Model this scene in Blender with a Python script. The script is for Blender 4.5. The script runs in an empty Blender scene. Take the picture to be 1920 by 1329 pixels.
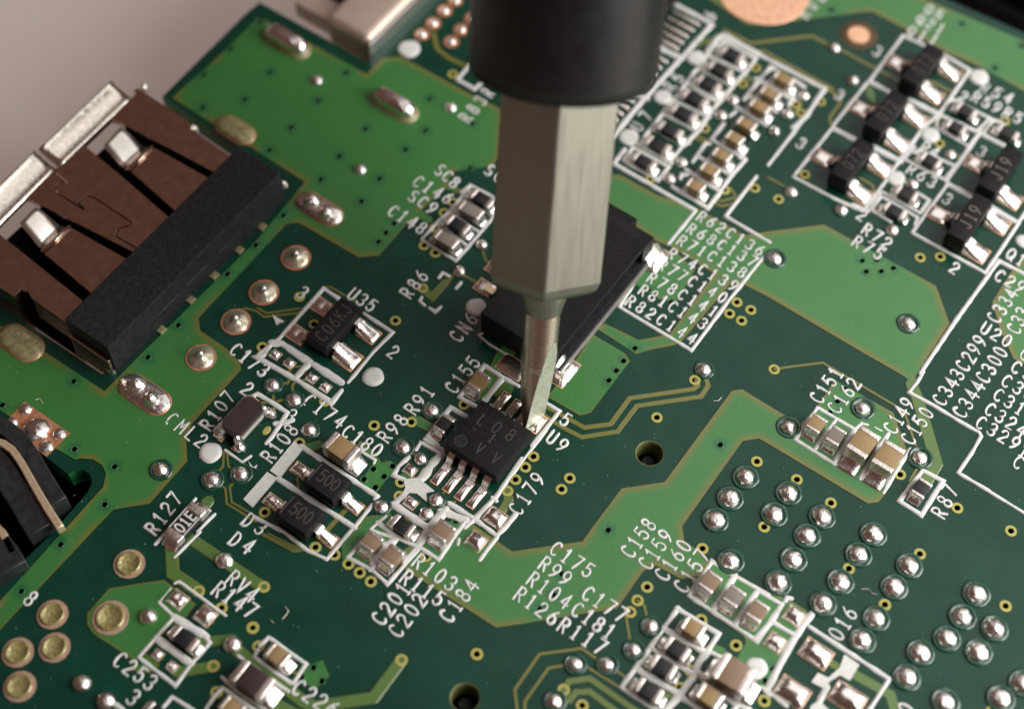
import bpy, bmesh, math, random
from mathutils import Vector, Matrix, noise
from mathutils.geometry import delaunay_2d_cdt
R = math.radians
random.seed(7)
scene = bpy.context.scene
COL = scene.collection
scene.unit_settings.system = 'METRIC'
scene.unit_settings.scale_length = 0.001          # one unit is one millimetre

# ------------------------------------------------------------------ camera
FPX, PITCH, ROLL, YAW, DIST = 3087.0, R(59.30), R(0.775), R(34.95), 78.0
_r = Vector((math.cos(YAW), math.sin(YAW), 0))
_h = Vector((-math.sin(YAW), math.cos(YAW), 0))
_f = _h * math.cos(PITCH) + Vector((0, 0, -math.sin(PITCH)))
_u = _r.cross(_f)
RIGHT = _r * math.cos(ROLL) + _u * math.sin(ROLL)
UP = -_r * math.sin(ROLL) + _u * math.cos(ROLL)
FWD = _f
EYE = -FWD * DIST
cam = bpy.data.cameras.new('camera')
cam.sensor_width = 36.0
cam.lens = FPX / 1920.0 * 36.0
cam.clip_start, cam.clip_end = 1.0, 3000.0
co = bpy.data.objects.new('camera', cam)
COL.objects.link(co)
co.matrix_world = Matrix(((RIGHT.x, UP.x, -FWD.x, EYE.x), (RIGHT.y, UP.y, -FWD.y, EYE.y), (RIGHT.z, UP.z, -FWD.z, EYE.z), (0, 0, 0, 1)))
scene.camera = co
cam.dof.use_dof = True
cam.dof.focus_distance = 75.5
cam.dof.aperture_fstop = 0.031

# ------------------------------------------------------------------ light
def g2w(x, y, z): return _r * x + _h * y + Vector((0, 0, z))    # right / away / up as seen from the camera
w = bpy.data.worlds.new('World'); scene.world = w; w.use_nodes = True
bg = w.node_tree.nodes['Background']
bg.inputs[0].default_value = (0.160, 0.080, 0.062, 1); bg.inputs[1].default_value = 0.56
def area(name, pos, target, sx, sy, power, color):
    l = bpy.data.lights.new(name, 'AREA'); l.shape = 'RECTANGLE'; l.size, l.size_y = sx, sy
    l.energy = power; l.color = color
    o = bpy.data.objects.new(name, l); COL.objects.link(o)
    o.location = pos; o.rotation_euler = (target - pos).to_track_quat('-Z', 'Y').to_euler()
    return o
area('window_light', g2w(100, -26, 63), g2w(8, 0, 4), 98, 114, 250000, (1.0, 0.985, 0.955))
area('room_light', g2w(134, 125, 212), g2w(30, 20, 0), 240, 300, 235000, (1.0, 0.965, 0.945))
scene.view_settings.view_transform = 'Standard'
scene.view_settings.look = 'None'
scene.view_settings.exposure = 0.10
scene.view_settings.gamma = 1.0

# ------------------------------------------------------------------ picture point -> point on the board
def at(px, py, z=0.0):
    d = RIGHT * ((px - 960) / FPX) + UP * ((664.5 - py) / FPX) + FWD
    return EYE + d * ((z - EYE.z) / d.z)
def proj(p):
    v = p - EYE
    return 960 + FPX * v.dot(RIGHT) / v.dot(FWD), 664.5 - FPX * v.dot(UP) / v.dot(FWD)
TILES = dict(F=(0, 0, 1), T1=(0, 0, 4), T2=(480, 0, 4), T3=(960, 0, 4), T4=(1440, 0, 4), T5=(0, 332, 4), T6=(480, 332, 4), T7=(960, 332, 4),
    T8=(1440, 332, 4), U1=(0, 664, 4), U2=(480, 664, 4), U3=(960, 664, 4), U4=(1440, 664, 4), U5=(0, 997, 4), U6=(480, 997, 4), U7=(960, 997, 4),
    U8=(1440, 997, 4), Z1=(1300, 60, 7.385), Z2=(1140, 220, 7.385), Z3=(1660, 160, 7.385), Z4=(1600, 320, 6), Z5=(1700, 480, 6.04),
    Z6=(1700, 700, 6.04), Z7=(1160, 1120, 6.36), Z8=(1400, 1100, 5.803), Y1=(380, 640, 7.385), Y2=(700, 860, 6.85), Y3=(800, 640, 6.85),
    Y4=(880, 480, 5.317), Y5=(0, 740, 3.909), Y6=(380, 1170, 6.4), Y7=(0, 130, 4.43), Y8=(440, 0, 5.333))
def P(t, x, y, z=0.0):
    ox, oy, s = TILES[t]
    return at(ox + x / s, oy + y / s, z)
def PL(t, flat, z=0.0):
    return [P(t, flat[i], flat[i + 1], z) for i in range(0, len(flat), 2)]
def mmpx(p):                                             # millimetres per photograph pixel at a board point
    return (p - EYE).dot(FWD) / FPX

# ------------------------------------------------------------------ materials
def nodes(name):
    m = bpy.data.materials.new(name); m.use_nodes = True
    nt = m.node_tree; b = nt.nodes['Principled BSDF']
    return m, nt, b
def mat(name, col, rough=.5, metal=0.0, coat=0.0, var=0.0, vscale=2.0, bump=0.0, bscale=20.0, rvar=0.0, spec=.5):
    m, nt, b = nodes(name)
    b.inputs['Base Color'].default_value = (*col, 1)
    b.inputs['Roughness'].default_value = rough; b.inputs['Metallic'].default_value = metal
    b.inputs['Coat Weight'].default_value = coat; b.inputs['Coat Roughness'].default_value = .12
    b.inputs['Specular IOR Level'].default_value = spec
    tc = nt.nodes.new('ShaderNodeTexCoord')
    if var > 0:
        n = nt.nodes.new('ShaderNodeTexNoise'); n.inputs['Scale'].default_value = vscale; n.inputs['Detail'].default_value = 5
        nt.links.new(tc.outputs['Object'], n.inputs['Vector'])
        mr = nt.nodes.new('ShaderNodeMapRange'); mr.inputs['From Min'].default_value = .3; mr.inputs['From Max'].default_value = .7
        mr.inputs['To Min'].default_value = 1 - var; mr.inputs['To Max'].default_value = 1 + var
        nt.links.new(n.outputs[0], mr.inputs[0])
        mx = nt.nodes.new('ShaderNodeVectorMath'); mx.operation = 'SCALE'; mx.inputs[0].default_value = col
        nt.links.new(mr.outputs[0], mx.inputs['Scale']); nt.links.new(mx.outputs[0], b.inputs['Base Color'])
    if rvar > 0:
        n2 = nt.nodes.new('ShaderNodeTexNoise'); n2.inputs['Scale'].default_value = vscale * 1.7; n2.inputs['Detail'].default_value = 6
        nt.links.new(tc.outputs['Object'], n2.inputs['Vector'])
        m2 = nt.nodes.new('ShaderNodeMapRange'); m2.inputs['From Min'].default_value = .3; m2.inputs['From Max'].default_value = .7
        m2.inputs['To Min'].default_value = max(.03, rough - rvar); m2.inputs['To Max'].default_value = rough + rvar
        nt.links.new(n2.outputs[0], m2.inputs[0]); nt.links.new(m2.outputs[0], b.inputs['Roughness'])
    if bump > 0:
        n3 = nt.nodes.new('ShaderNodeTexNoise'); n3.inputs['Scale'].default_value = bscale; n3.inputs['Detail'].default_value = 4
        nt.links.new(tc.outputs['Object'], n3.inputs['Vector'])
        bp = nt.nodes.new('ShaderNodeBump'); bp.inputs['Strength'].default_value = 1.0; bp.inputs['Distance'].default_value = bump
        nt.links.new(n3.outputs[0], bp.inputs['Height']); nt.links.new(bp.outputs[0], b.inputs['Normal'])
    return m
def pour_material():
    m, nt, b = nodes('mask_over_copper')
    at_ = nt.nodes.new('ShaderNodeAttribute'); at_.attribute_name = 'zone'
    sep = nt.nodes.new('ShaderNodeSeparateColor'); nt.links.new(at_.outputs['Color'], sep.inputs[0])
    tc = nt.nodes.new('ShaderNodeTexCoord')
    n = nt.nodes.new('ShaderNodeTexNoise'); n.inputs['Scale'].default_value = .5; n.inputs['Detail'].default_value = 6
    nt.links.new(tc.outputs['Object'], n.inputs['Vector'])
    r0 = nt.nodes.new('ShaderNodeMix'); r0.data_type = 'RGBA'
    r0.inputs[6].default_value = (.033, .160, .036, 1); r0.inputs[7].default_value = (.049, .196, .050, 1)
    nt.links.new(n.outputs[0], r0.inputs[0])
    pw = nt.nodes.new('ShaderNodeMath'); pw.operation = 'POWER'; pw.inputs[1].default_value = 1.15
    nt.links.new(sep.outputs[0], pw.inputs[0])
    r1 = nt.nodes.new('ShaderNodeMix'); r1.data_type = 'RGBA'; r1.inputs[7].default_value = (.165, .150, .032, 1)
    nt.links.new(pw.outputs[0], r1.inputs[0]); nt.links.new(r0.outputs[2], r1.inputs[6])
    hm = nt.nodes.new('ShaderNodeMath'); hm.operation = 'MULTIPLY'; hm.inputs[1].default_value = .9
    nt.links.new(sep.outputs[1], hm.inputs[0])
    r2 = nt.nodes.new('ShaderNodeMix'); r2.data_type = 'RGBA'; r2.inputs[7].default_value = (.008, .105, .045, 1)
    nt.links.new(hm.outputs[0], r2.inputs[0]); nt.links.new(r1.outputs[2], r2.inputs[6])
    nt.links.new(r2.outputs[2], b.inputs['Base Color'])
    b.inputs['Roughness'].default_value = .30; b.inputs['Specular IOR Level'].default_value = .75
    n3 = nt.nodes.new('ShaderNodeTexNoise'); n3.inputs['Scale'].default_value = 7; n3.inputs['Detail'].default_value = 4
    nt.links.new(tc.outputs['Object'], n3.inputs['Vector'])
    bp = nt.nodes.new('ShaderNodeBump'); bp.inputs['Distance'].default_value = .006; nt.links.new(n3.outputs[0], bp.inputs['Height'])
    nt.links.new(bp.outputs[0], b.inputs['Normal'])
    return m
M = {}
M['mask'] = mat('mask_over_laminate', (.0036, .044, .026), .29, var=.16, vscale=.45, bump=.005, bscale=6, rvar=.05, spec=.36)
M['pour'] = pour_material()
M['edge'] = mat('board_edge', (.012, .12, .04), .45, var=.3, vscale=1.5)
M['barrel'] = mat('via_barrel', (.002, .004, .003), .6, spec=.1)  # near-black colour stands in for the shade inside the holes
M['drill'] = mat('drilled_fibreglass', (.11, .12, .035), .6, var=.4, vscale=3, bump=.02, bscale=9)
M['silk'] = mat('white_ink', (.66, .665, .65), .5, var=.07, vscale=4, bump=.006, bscale=18)
M['ring'] = mat('mask_on_via_ring', (.40, .37, .10), .35, var=.12, vscale=3)
M['clear'] = mat('mask_fillet', (.010, .060, .036), .16, coat=.6, bump=.02, bscale=5)
M['solder'] = mat('solder', (.88, .845, .82), .27, 1, var=.12, vscale=5, bump=.012, bscale=9, rvar=.10)
M['solder_soft'] = mat('solder_smooth', (.90, .86, .83), .26, 1, var=.08, vscale=3, bump=.006, bscale=6, rvar=.06)
M['copper'] = mat('bare_copper', (.95, .56, .36), .5, .45, var=.2, vscale=4, rvar=.1)
M['copper_dull'] = mat('dull_copper', (.60, .28, .16), .45, .55, var=.25, vscale=3, bump=.006, bscale=10)
M['flux'] = mat('flux_dish', (.36, .32, .13), .2, .35, coat=1, var=.4, vscale=5, bump=.05, bscale=4)
M['flux_cone'] = mat('flux_coated_solder', (.66, .62, .47), .30, .8, coat=.5, var=.3, vscale=4, bump=.02, bscale=6)
M['ring_pale'] = mat('hazy_copper', (.50, .33, .25), .45, .3, coat=.4, var=.2, vscale=4)
M['flux_dull'] = mat('flux_dull', (.30, .27, .14), .4, .25, coat=.3, var=.3, vscale=4, bump=.015, bscale=6)
M['plastic'] = mat('moulding_black', (.012, .011, .011), .6, var=.4, vscale=9, bump=.02, bscale=16, spec=.2)
M['plastic_side'] = mat('connector_black', (.013, .0138, .0165), .55, var=.5, vscale=4, bump=.035, bscale=9, spec=.32)
M['mark'] = mat('laser_mark', (.058, .055, .050), .7)
M['mark_pale'] = mat('pale_mark', (.15, .135, .11), .7)
M['res'] = mat('resistor_black', (.012, .011, .013), .42, var=.2, vscale=8, bump=.004, bscale=20)
M['tan'] = mat('ceramic_tan', (.30, .205, .095), .45, var=.08, vscale=6, bump=.004, bscale=25)
M['tan_dark'] = mat('ceramic_brown', (.24, .165, .105), .45, var=.08, vscale=6, bump=.004, bscale=25)
M['grey'] = mat('ceramic_grey', (.22, .195, .17), .45, var=.08, vscale=6, bump=.004, bscale=25)
M['brown'] = mat('ferrite_brown', (.036, .022, .022), .5, var=.15, vscale=7, bump=.004, bscale=25)
M['ferrite'] = mat('ferrite_grey', (.20, .19, .17), .5, var=.15, vscale=7)
M['tin'] = mat('tin_terminal', (.80, .745, .70), .36, 1, var=.18, vscale=7, bump=.02, bscale=12, rvar=.1)
M['lead'] = mat('tinned_lead', (.84, .80, .76), .26, 1, var=.1, vscale=6, bump=.006, bscale=14, rvar=.08)
M['gold'] = mat('gold_contact', (.86, .70, .48), .38, .7, var=.15, vscale=5)
M['shell'] = mat('nickel_brown_reflection', (.70, .55, .45), .20, 1, var=.03, vscale=1.6, bump=.0025, bscale=14, rvar=.05)  # the nickel is neutral; a brown reflection is mixed into this base colour
M['shell_lip'] = mat('nickel_lip', (.80, .75, .66), .26, 1, var=.08, vscale=3, bump=.004, bscale=12, rvar=.1)
M['shell_tip'] = mat('nickel_spring_tip', (.80, .78, .74), .36, 1, var=.06, vscale=4, bump=.01, bscale=9)
M['steel'] = mat('tool_steel', (.31, .31, .255), .42, 1, var=.02, vscale=.6, rvar=.03)
M['steel_flat'] = mat('ground_steel_lit', (.52, .55, .44), .48, .6, var=.10, vscale=2.2, bump=.004, bscale=6, rvar=.08)  # lit copy of the shaft steel: brightness and green reflection in the colour
M['handle'] = mat('handle_black', (.006, .006, .006), .42, var=.1, vscale=1, rvar=.07, bump=.003, bscale=5, spec=.33)
M['table'] = mat('table_matt', (.95, .875, .825), .7, var=.03, vscale=.03)
M['case'] = mat('black_case', (.002, .002, .002), .8, spec=.1)
M['hdmi'] = mat('satin_nickel', (.66, .53, .45), .45, .6, var=.05, vscale=1)
M['dust'] = mat('dust', (.55, .53, .45), .8)
m, nt, b = nodes('turned_steel'); M['turned'] = m
b.inputs['Metallic'].default_value = 1; b.inputs['Base Color'].default_value = (.60, .53, .43, 1); b.inputs['Roughness'].default_value = .25
tc = nt.nodes.new('ShaderNodeTexCoord'); wv = nt.nodes.new('ShaderNodeTexWave'); wv.bands_direction = 'Z'; wv.inputs['Scale'].default_value = 2.5
wv.inputs['Distortion'].default_value = 1.0; wv.inputs['Detail'].default_value = 3
nt.links.new(tc.outputs['Object'], wv.inputs[0])
bp = nt.nodes.new('ShaderNodeBump'); bp.inputs['Distance'].default_value = .0016; nt.links.new(wv.outputs[1], bp.inputs['Height']); nt.links.new(bp.outputs[0], b.inputs['Normal'])

M['socket'] = mat('socket_grey', (.022, .023, .025), .34, var=.4, vscale=2, bump=.02, bscale=4, rvar=.1, spec=.6)
# fine grinding lines along the tool, in its own coordinates
for key, amp in (('steel', .16), ('steel_flat', .22)):
    nt = M[key].node_tree; b = nt.nodes['Principled BSDF']
    tc = nt.nodes.new('ShaderNodeTexCoord'); mp = nt.nodes.new('ShaderNodeMapping'); mp.inputs['Scale'].default_value = (16, 16, .35) if key == 'steel' else (3, 9, 9)
    n = nt.nodes.new('ShaderNodeTexNoise'); n.inputs['Scale'].default_value = 1.0; n.inputs['Detail'].default_value = 5
    nt.links.new(tc.outputs['Object'], mp.inputs[0]); nt.links.new(mp.outputs[0], n.inputs['Vector'])
    mr = nt.nodes.new('ShaderNodeMapRange'); mr.inputs['From Min'].default_value = .3; mr.inputs['From Max'].default_value = .7
    mr.inputs['To Min'].default_value = .42 - amp; mr.inputs['To Max'].default_value = .42 + amp
    nt.links.new(n.outputs[0], mr.inputs[0]); nt.links.new(mr.outputs[0], b.inputs['Roughness'])

# ------------------------------------------------------------------ object helpers
def link(name, me, m=None, parent=None, loc=None):
    o = bpy.data.objects.new(name, me); COL.objects.link(o)
    if m is not None and me is not None and len(me.materials) == 0: me.materials.append(m)
    if parent is not None: o.parent = parent
    if loc is not None: o.location = loc
    return o
def mesh(name, verts, faces, smooth=False):
    me = bpy.data.meshes.new(name)
    me.from_pydata([tuple(v) for v in verts], [], faces); me.update()
    if smooth: me.shade_smooth()
    return me
def thing(name, label, cat, loc=(0, 0, 0), group=None):
    o = bpy.data.objects.new(name, None); COL.objects.link(o)
    o.location = loc; o.empty_display_size = .3
    o['label'] = label; o['category'] = cat
    if group: o['group'] = group
    return o
def bm_mesh(bm, name, smooth=False):
    me = bpy.data.meshes.new(name); bmesh.ops.recalc_face_normals(bm, faces=bm.faces); bm.to_mesh(me); bm.free()
    if smooth: me.shade_smooth()
    return me
def box_bm(bm, x0, x1, y0, y1, z0, z1, bev=0.0, seg=2, taper=0.0):
    r = bmesh.ops.create_cube(bm, size=1)
    for v in r['verts']:
        t = taper if v.co.z > 0 else 0
        v.co = Vector(((x0 + x1) / 2 + v.co.x * (x1 - x0 - 2 * t), (y0 + y1) / 2 + v.co.y * (y1 - y0 - 2 * t), z0 if v.co.z < 0 else z1))
    if bev > 0:
        es = list({e for v in r['verts'] for e in v.link_edges})
        bmesh.ops.bevel(bm, geom=es, offset=bev, segments=seg, affect='EDGES', profile=.6)
def box_mesh(name, *a, **k):
    bm = bmesh.new(); box_bm(bm, *a, **k)
    return bm_mesh(bm, name)
def flat_smooth(me, ang=35):
    me.shade_smooth()
    try: me.set_sharp_from_angle(angle=R(ang))
    except Exception: pass
    return me
def strip(prof, x0, x1, th):
    """a bent metal strip: side profile [(s, z)...] with thickness th, s along +Y, width x0..x1 along X"""
    V, F = [], []
    n = len(prof)
    for i, (s, z) in enumerate(prof):
        a = prof[max(0, i - 1)]; c = prof[min(n - 1, i + 1)]
        d = Vector((c[0] - a[0], c[1] - a[1])); d.normalize(); nn = Vector((-d.y, d.x)) * th / 2
        for (ss, zz) in ((s + nn.x, z + nn.y), (s - nn.x, z - nn.y)):
            V += [(x0, ss, zz), (x1, ss, zz)]
    for i in range(n - 1):
        k = i * 4; q = k + 4
        F += [(k, k + 1, q + 1, q), (k + 2, q + 2, q + 3, k + 3), (k, q, q + 2, k + 2), (k + 1, k + 3, q + 3, q + 1)]
    F += [(0, 2, 3, 1), (4 * n - 4, 4 * n - 3, 4 * n - 1, 4 * n - 2)]
    bm = bmesh.new(); vs = [bm.verts.new(v) for v in V]
    for f in F: bm.faces.new([vs[i] for i in f])
    return bm
def resample(pts, step):
    out = [pts[0].copy()]
    for a, c in zip(pts, pts[1:]):
        n = max(1, int((c - a).length / step))
        for k in range(1, n + 1): out.append(a.lerp(c, k / n))
    return out
def ribbon(V, F, pts, w, prof, cap=True, jit=0.0, z0=0.0, step=None):
    """sweep a low cross-section [(offset, z)...] along a path lying on the board; round ends"""
    pts = [Vector((p.x, p.y, 0)) for p in pts]
    if step: pts = resample(pts, step)
    n = len(pts); st = []
    for i, p in enumerate(pts):
        d1 = (p - pts[i - 1]) if i > 0 else (pts[1] - p)
        d2 = (pts[i + 1] - p) if i < n - 1 else d1
        if d1.length < 1e-6: d1 = d2
        if d2.length < 1e-6: d2 = d1
        d1 = d1.normalized(); d2 = d2.normalized()
        t = (d1 + d2)
        t = t.normalized() if t.length > 1e-3 else d1
        nn = Vector((-t.y, t.x, 0)); k = 1 / max(.45, nn.dot(Vector((-d1.y, d1.x, 0))))
        ww = w * (1 + (noise.noise(p * 2.3 + Vector((0, 0, w * 37))) * jit if jit else 0))
        st.append((p, nn * k, ww, t))
    if cap:
        p, nn, ww, t = st[0]
        pre = [(p - t * (ww / 2 * math.sin(R(a))), nn, ww * max(.06, math.cos(R(a))), t) for a in (88, 62, 32)]
        p, nn, ww, t = st[-1]
        post = [(p + t * (ww / 2 * math.sin(R(a))), nn, ww * max(.06, math.cos(R(a))), t) for a in (32, 62, 88)]
        st = pre + st + post
    m_ = len(prof); b0 = len(V)
    for (p, nn, ww, t) in st:
        for (o, z) in prof:
            q = p + nn * (o * ww); V.append((q.x, q.y, z + (z0 if z > 0.005 else 0)))
    for i in range(len(st) - 1):
        for j in range(m_ - 1):
            a = b0 + i * m_ + j
            F.append((a, a + m_, a + m_ + 1, a + 1))
INK = [(-.5, 0), (-.40, .046), (0, .056), (.40, .046), (.5, 0)]
TRC = [(-.5, 0), (-.44, .026), (.44, .026), (.5, 0)]
def offset_loop(poly, d):
    n = len(poly); out = []
    A = sum(poly[i].x * poly[(i + 1) % n].y - poly[(i + 1) % n].x * poly[i].y for i in range(n))
    s = 1 if A > 0 else -1
    for i in range(n):
        a, p, c = poly[i - 1], poly[i], poly[(i + 1) % n]
        d1 = (p - a).normalized(); d2 = (c - p).normalized()
        n1 = Vector((-d1.y, d1.x)) * s; n2 = Vector((-d2.y, d2.x)) * s
        b_ = n1 + n2
        b_ = b_ / max(.35, b_.length_squared / 2) if b_.length > 1e-4 else n1
        out.append(p + b_ * d)
    return out
def circle(c, r, n=14, ph=0.0):
    return [Vector((c.x + r * math.cos(2 * math.pi * k / n + ph), c.y + r * math.sin(2 * math.pi * k / n + ph))) for k in range(n)]
def sheet(poly, holes, halos=(), inset=None, z=0.0, z_skirt=None):
    """flat sheet with real holes; returns verts, faces, zone values"""
    vs, faces, edges = [], [], []; tag_edge, tag_halo = set(), set()
    def loop(pts, as_face):
        if sum(pts[i - 1].x * pts[i].y - pts[i].x * pts[i - 1].y for i in range(len(pts))) < 0: pts = list(reversed(pts))
        i0 = len(vs); vs.extend([Vector((p.x, p.y)) for p in pts]); ids = list(range(i0, len(vs)))
        if as_face: faces.append(ids)
        else: edges.extend([(ids[k], ids[(k + 1) % len(ids)]) for k in range(len(ids))])
        return ids
    tag_edge.update(loop(poly, True))
    nh = []
    for h in holes:
        nh.append(len(faces)); ids = loop(h, True); tag_halo.update(ids)
    for h in halos: loop(h, False)
    if inset: loop(inset, False)
    ov, oe, of, iv, ie, iff = delaunay_2d_cdt(vs, edges, faces, 1, 1e-5)
    keep = [f for f, src in zip(of, iff) if 0 in src and not any(k in src for k in nh)]
    zone = []
    for src in iv:
        zone.append((1.0 if any(k in tag_edge for k in src) else 0.0, 1.0 if any(k in tag_halo for k in src) else 0.0))
    V = [(p.x, p.y, z) for p in ov]
    F = []
    for f in keep:
        a = sum((ov[f[k]].x * ov[f[(k + 1) % len(f)]].y - ov[f[(k + 1) % len(f)]].x * ov[f[k]].y) for k in range(len(f)))
        F.append(tuple(f) if a > 0 else tuple(reversed(f)))
    if z_skirt is not None:
        cnt = {}
        for f in F:
            for k in range(len(f)):
                e = (f[k], f[(k + 1) % len(f)]); cnt[e] = 1
        bd = [e for e in cnt if (e[1], e[0]) not in cnt]
        low = {}
        for e in bd:
            for v in e:
                if v not in low:
                    low[v] = len(V); V.append((V[v][0], V[v][1], z_skirt)); zone.append(zone[v])
            F.append((e[1], e[0], low[e[0]], low[e[1]]))
    return V, F, zone
def zone_attr(me, zone):
    a = me.color_attributes.new('zone', 'FLOAT_COLOR', 'POINT')
    for i, zz in enumerate(zone): a.data[i].color = (zz[0], zz[1], 0, 1)

# ================================================================== THE SETTING
tb = link('table_surface', mesh('table_surface', [(-900, -900, -14), (900, -900, -14), (900, 900, -14), (-900, 900, -14)], [(0, 1, 2, 3)]), M['table'])
tb['kind'] = 'structure'; tb['label'] = 'pale pinkish grey table surface out of focus below the board'

# ================================================================== THE CIRCUIT BOARD
board = thing('circuit_board', 'green printed circuit board crowded with small soldered components', 'circuit board')
OUT = PL('F', [460, 27, 304, 182, 430, 266, 545, 343, 240, 657, 205, 701, 190, 701, 100, 640, -110, 500, -150, 720, 8, 802, 88, 857, 128, 889, 140, 881, 155, 879, 168, 888,
    173, 903, 165, 922, 100, 996, 0, 1096, -140, 1230, -140, 1480, 2060, 1480, 2060, 115, 1920, 62, 1782, 2, 1000, -338, 900, -190, 820, -36, 690, 118, 487, 5])
HOLES = []            # (centre, radius) of every drilled hole
VIAS = []             # (centre, kind)
def vias(kind, t, flat):
    for i in range(0, len(flat), 2):
        p = P(t, flat[i], flat[i + 1]); VIAS.append((p, kind))
vias('ring', 'U3', [1085, 475, 160, 768, 98, 848, 25, 940, 432, 930, 370, 1013, 1835, 805, 1890, 1295, 1370, 195])
vias('ring', 'U4', [215, 940, 470, 1115, 990, 903, 1418, 1153, 45, 115, 1820, 1325])
vias('ring', 'U8', [1137, 165, 605, 275, 875, 545, 1780, 555, 1680, 1345])
vias('ring', 'U7', [1427, 125, 1012, 413, 940, 513, 885, 600, 1680, 850, 385, 1185, 525, 1300, 1418, 658])
vias('ring', 'Z7', [770, 545, 860, 875, 725, 1075, 1290, 725, 1735, 1230])
vias('ring', 'U6', [1655, 915, 1090, 960, 58, 412, 445, 115, 588, 172, 693, 240, 777, 305, 860, 372, 1275, 185])
vias('ring', 'U5', [1490, 445, 1660, 570, 1895, 715, 1600, 1005, 1625, 1200])
vias('ring', 'Y6', [600, 45, 668, 265])
vias('hole', 'Y6', [1330, 520, 1185, 635, 1430, 680])
vias('ring', 'U2', [885, 535, 515, 355, 1165, 510, 325, 665, 1560, 380, 1085, 960, 1075, 1065, 65, 1185, 1885, 1025])
vias('hole', 'U2', [1025, 840, 880, 862, 960, 918, 810, 940, 895, 1000])
vias('ring', 'Y1', [825, 80]); vias('hole', 'Y2', [1060, 800])
vias('ring', 'T6', [1045, 1078, 325, 900, 1260, 515, 1345, 570, 1410, 270, 1475, 190, 1340, 385, 435, 1105, 1250, 835])
vias('ring', 'T7', [1685, 940, 1790, 998, 1630, 1025, 1720, 1078, 1820, 85, 1595, 100])
vias('hole', 'T7', [920, 1285, 1190, 940, 1020, 850])
vias('ring', 'T8', [78, 168, 1140, 605, 1290, 600])
vias('hole', 'T8', [705, 630, 815, 625, 735, 710, 848, 708, 938, 685])
vias('hole', 'U3', [835, 52, 780, 125, 725, 198, 1560, 680, 720, 1320])
vias('hole', 'U4', [580, 262, 520, 352, 460, 438])
vias('ring', 'T4', [395, 765, 210, 785, 245, 850, 275, 1310, 1285, 1080, 1775, 912])
vias('hole', 'T4', [475, 80, 1455, 180, 1700, 515, 1905, 345])
vias('ring', 'Z1', [865, 505, 685, 725]); vias('ring', 'Z2', [1340, 160, 590, 855, 1610, 1010])
vias('ring', 'T2', [1475, 560])
vias('hole', 'T1', [1730, 370, 1525, 565, 1520, 810, 1835, 750])
vias('hole', 'T2', [105, 545, 675, 548, 465, 760, 1300, 745, 262, 962, 820, 968, 1270, 985, 1620, 930, 1800, 740, 100, 1130, 625, 1175, 1120, 1125, 1605, 1262, 30, 170])
vias('hole', 'T6', [485, 20, 925, 15, 790, 185, 1035, 352, 975, 420, 918, 488, 205, 290, -2, 513])
vias('hole', 'T5', [1705, 730, 1338, 1113])
vias('hole', 'U1', [553, 205, 1110, 25, 18, 382, 560, 712, 860, 845, 785, 1128, 1560, 1103])
vias('hole', 'U5', [455, 95, 160, 445])
vias('hole', 'U7', [375, 318, 310, 472, 205, 580])
vias('hole', 'Z8', [285, 890, 200, 1020, 185, 1240])
for p, k in VIAS: HOLES.append((p, .128 if k == 'ring' else .132))
BIG = [P('U3', 1032, 742), P('U6', 1568, 1240)]
# laminate with its drilled holes, outline, wall and underside
V, F, Z = sheet(OUT, [circle(p, r, 12) for p, r in HOLES] + [circle(p, .62, 28) for p in BIG])
link('laminate', mesh('laminate', V, F), M['mask'], board)
n = len(OUT)
V = [(p.x, p.y, 0) for p in OUT] + [(p.x, p.y, -1.2) for p in OUT]
F = [((i + 1) % n, i, n + i, n + (i + 1) % n) for i in range(n)]
link('board_edge', mesh('board_edge', V, F), M['edge'], board)
V, F, Z = sheet(OUT, [circle(p, .62, 28) for p in BIG], z=-1.2)
link('underside', mesh('underside', V, [tuple(reversed(f)) for f in F]), M['mask'], board)
for p in BIG:                                         # the two large drilled holes
    V, F = [], []
    for k, (r, z) in enumerate(((.66, .004), (.615, .0), (.60, -.25), (.60, -1.2))):
        V += [(r * math.cos(2 * math.pi * i / 32), r * math.sin(2 * math.pi * i / 32), z) for i in range(32)]
    for k in range(3):
        for i in range(32): F.append((k * 32 + i, k * 32 + (i + 1) % 32, (k + 1) * 32 + (i + 1) % 32, (k + 1) * 32 + i))
    dh = link('drilled_hole', mesh('drilled_hole', V, F, True), M['drill'], board, (p.x, p.y, .003))
    V = [(.60 * math.cos(2 * math.pi * i / 24), .60 * math.sin(2 * math.pi * i / 24), -1.19) for i in range(24)]; link('hole_shade_disc', mesh('hole_shade_disc', V, [tuple(range(24))]), M['case'], dh)  # added near-black disc paints the hole dark and hides the lit table
    V = [(.30 * math.cos(2 * math.pi * i / 20) * f, .30 * math.sin(2 * math.pi * i / 20) * f, z) for f, z in ((1, -1.18), (1, -.86), (.9, -.82)) for i in range(20)]
    link('dark_pin', mesh('dark_pin', V, [(k * 20 + i, k * 20 + (i + 1) % 20, k * 20 + 20 + (i + 1) % 20, k * 20 + 20 + i) for k in (0, 1) for i in range(20)] + [tuple(range(40, 60))]), M['plastic_side'], dh)
def via_mesh(name, prof, nn=18):
    V, F = [], []
    for (r, z) in prof: V += [(r * math.cos(2 * math.pi * i / nn), r * math.sin(2 * math.pi * i / nn), z) for i in range(nn)]
    for k in range(len(prof) - 1):
        for i in range(nn): F.append((k * nn + i, k * nn + (i + 1) % nn, (k + 1) * nn + (i + 1) % nn, (k + 1) * nn + i))
    F.append(tuple(range((len(prof) - 1) * nn, len(prof) * nn)))
    me = mesh(name, V, F); return flat_smooth(me, 50)
ringM = via_mesh('via_ring', [(.275, 0), (.264, .034), (.150, .037), (.132, .012)])
ringM.materials.append(M['ring'])
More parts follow.
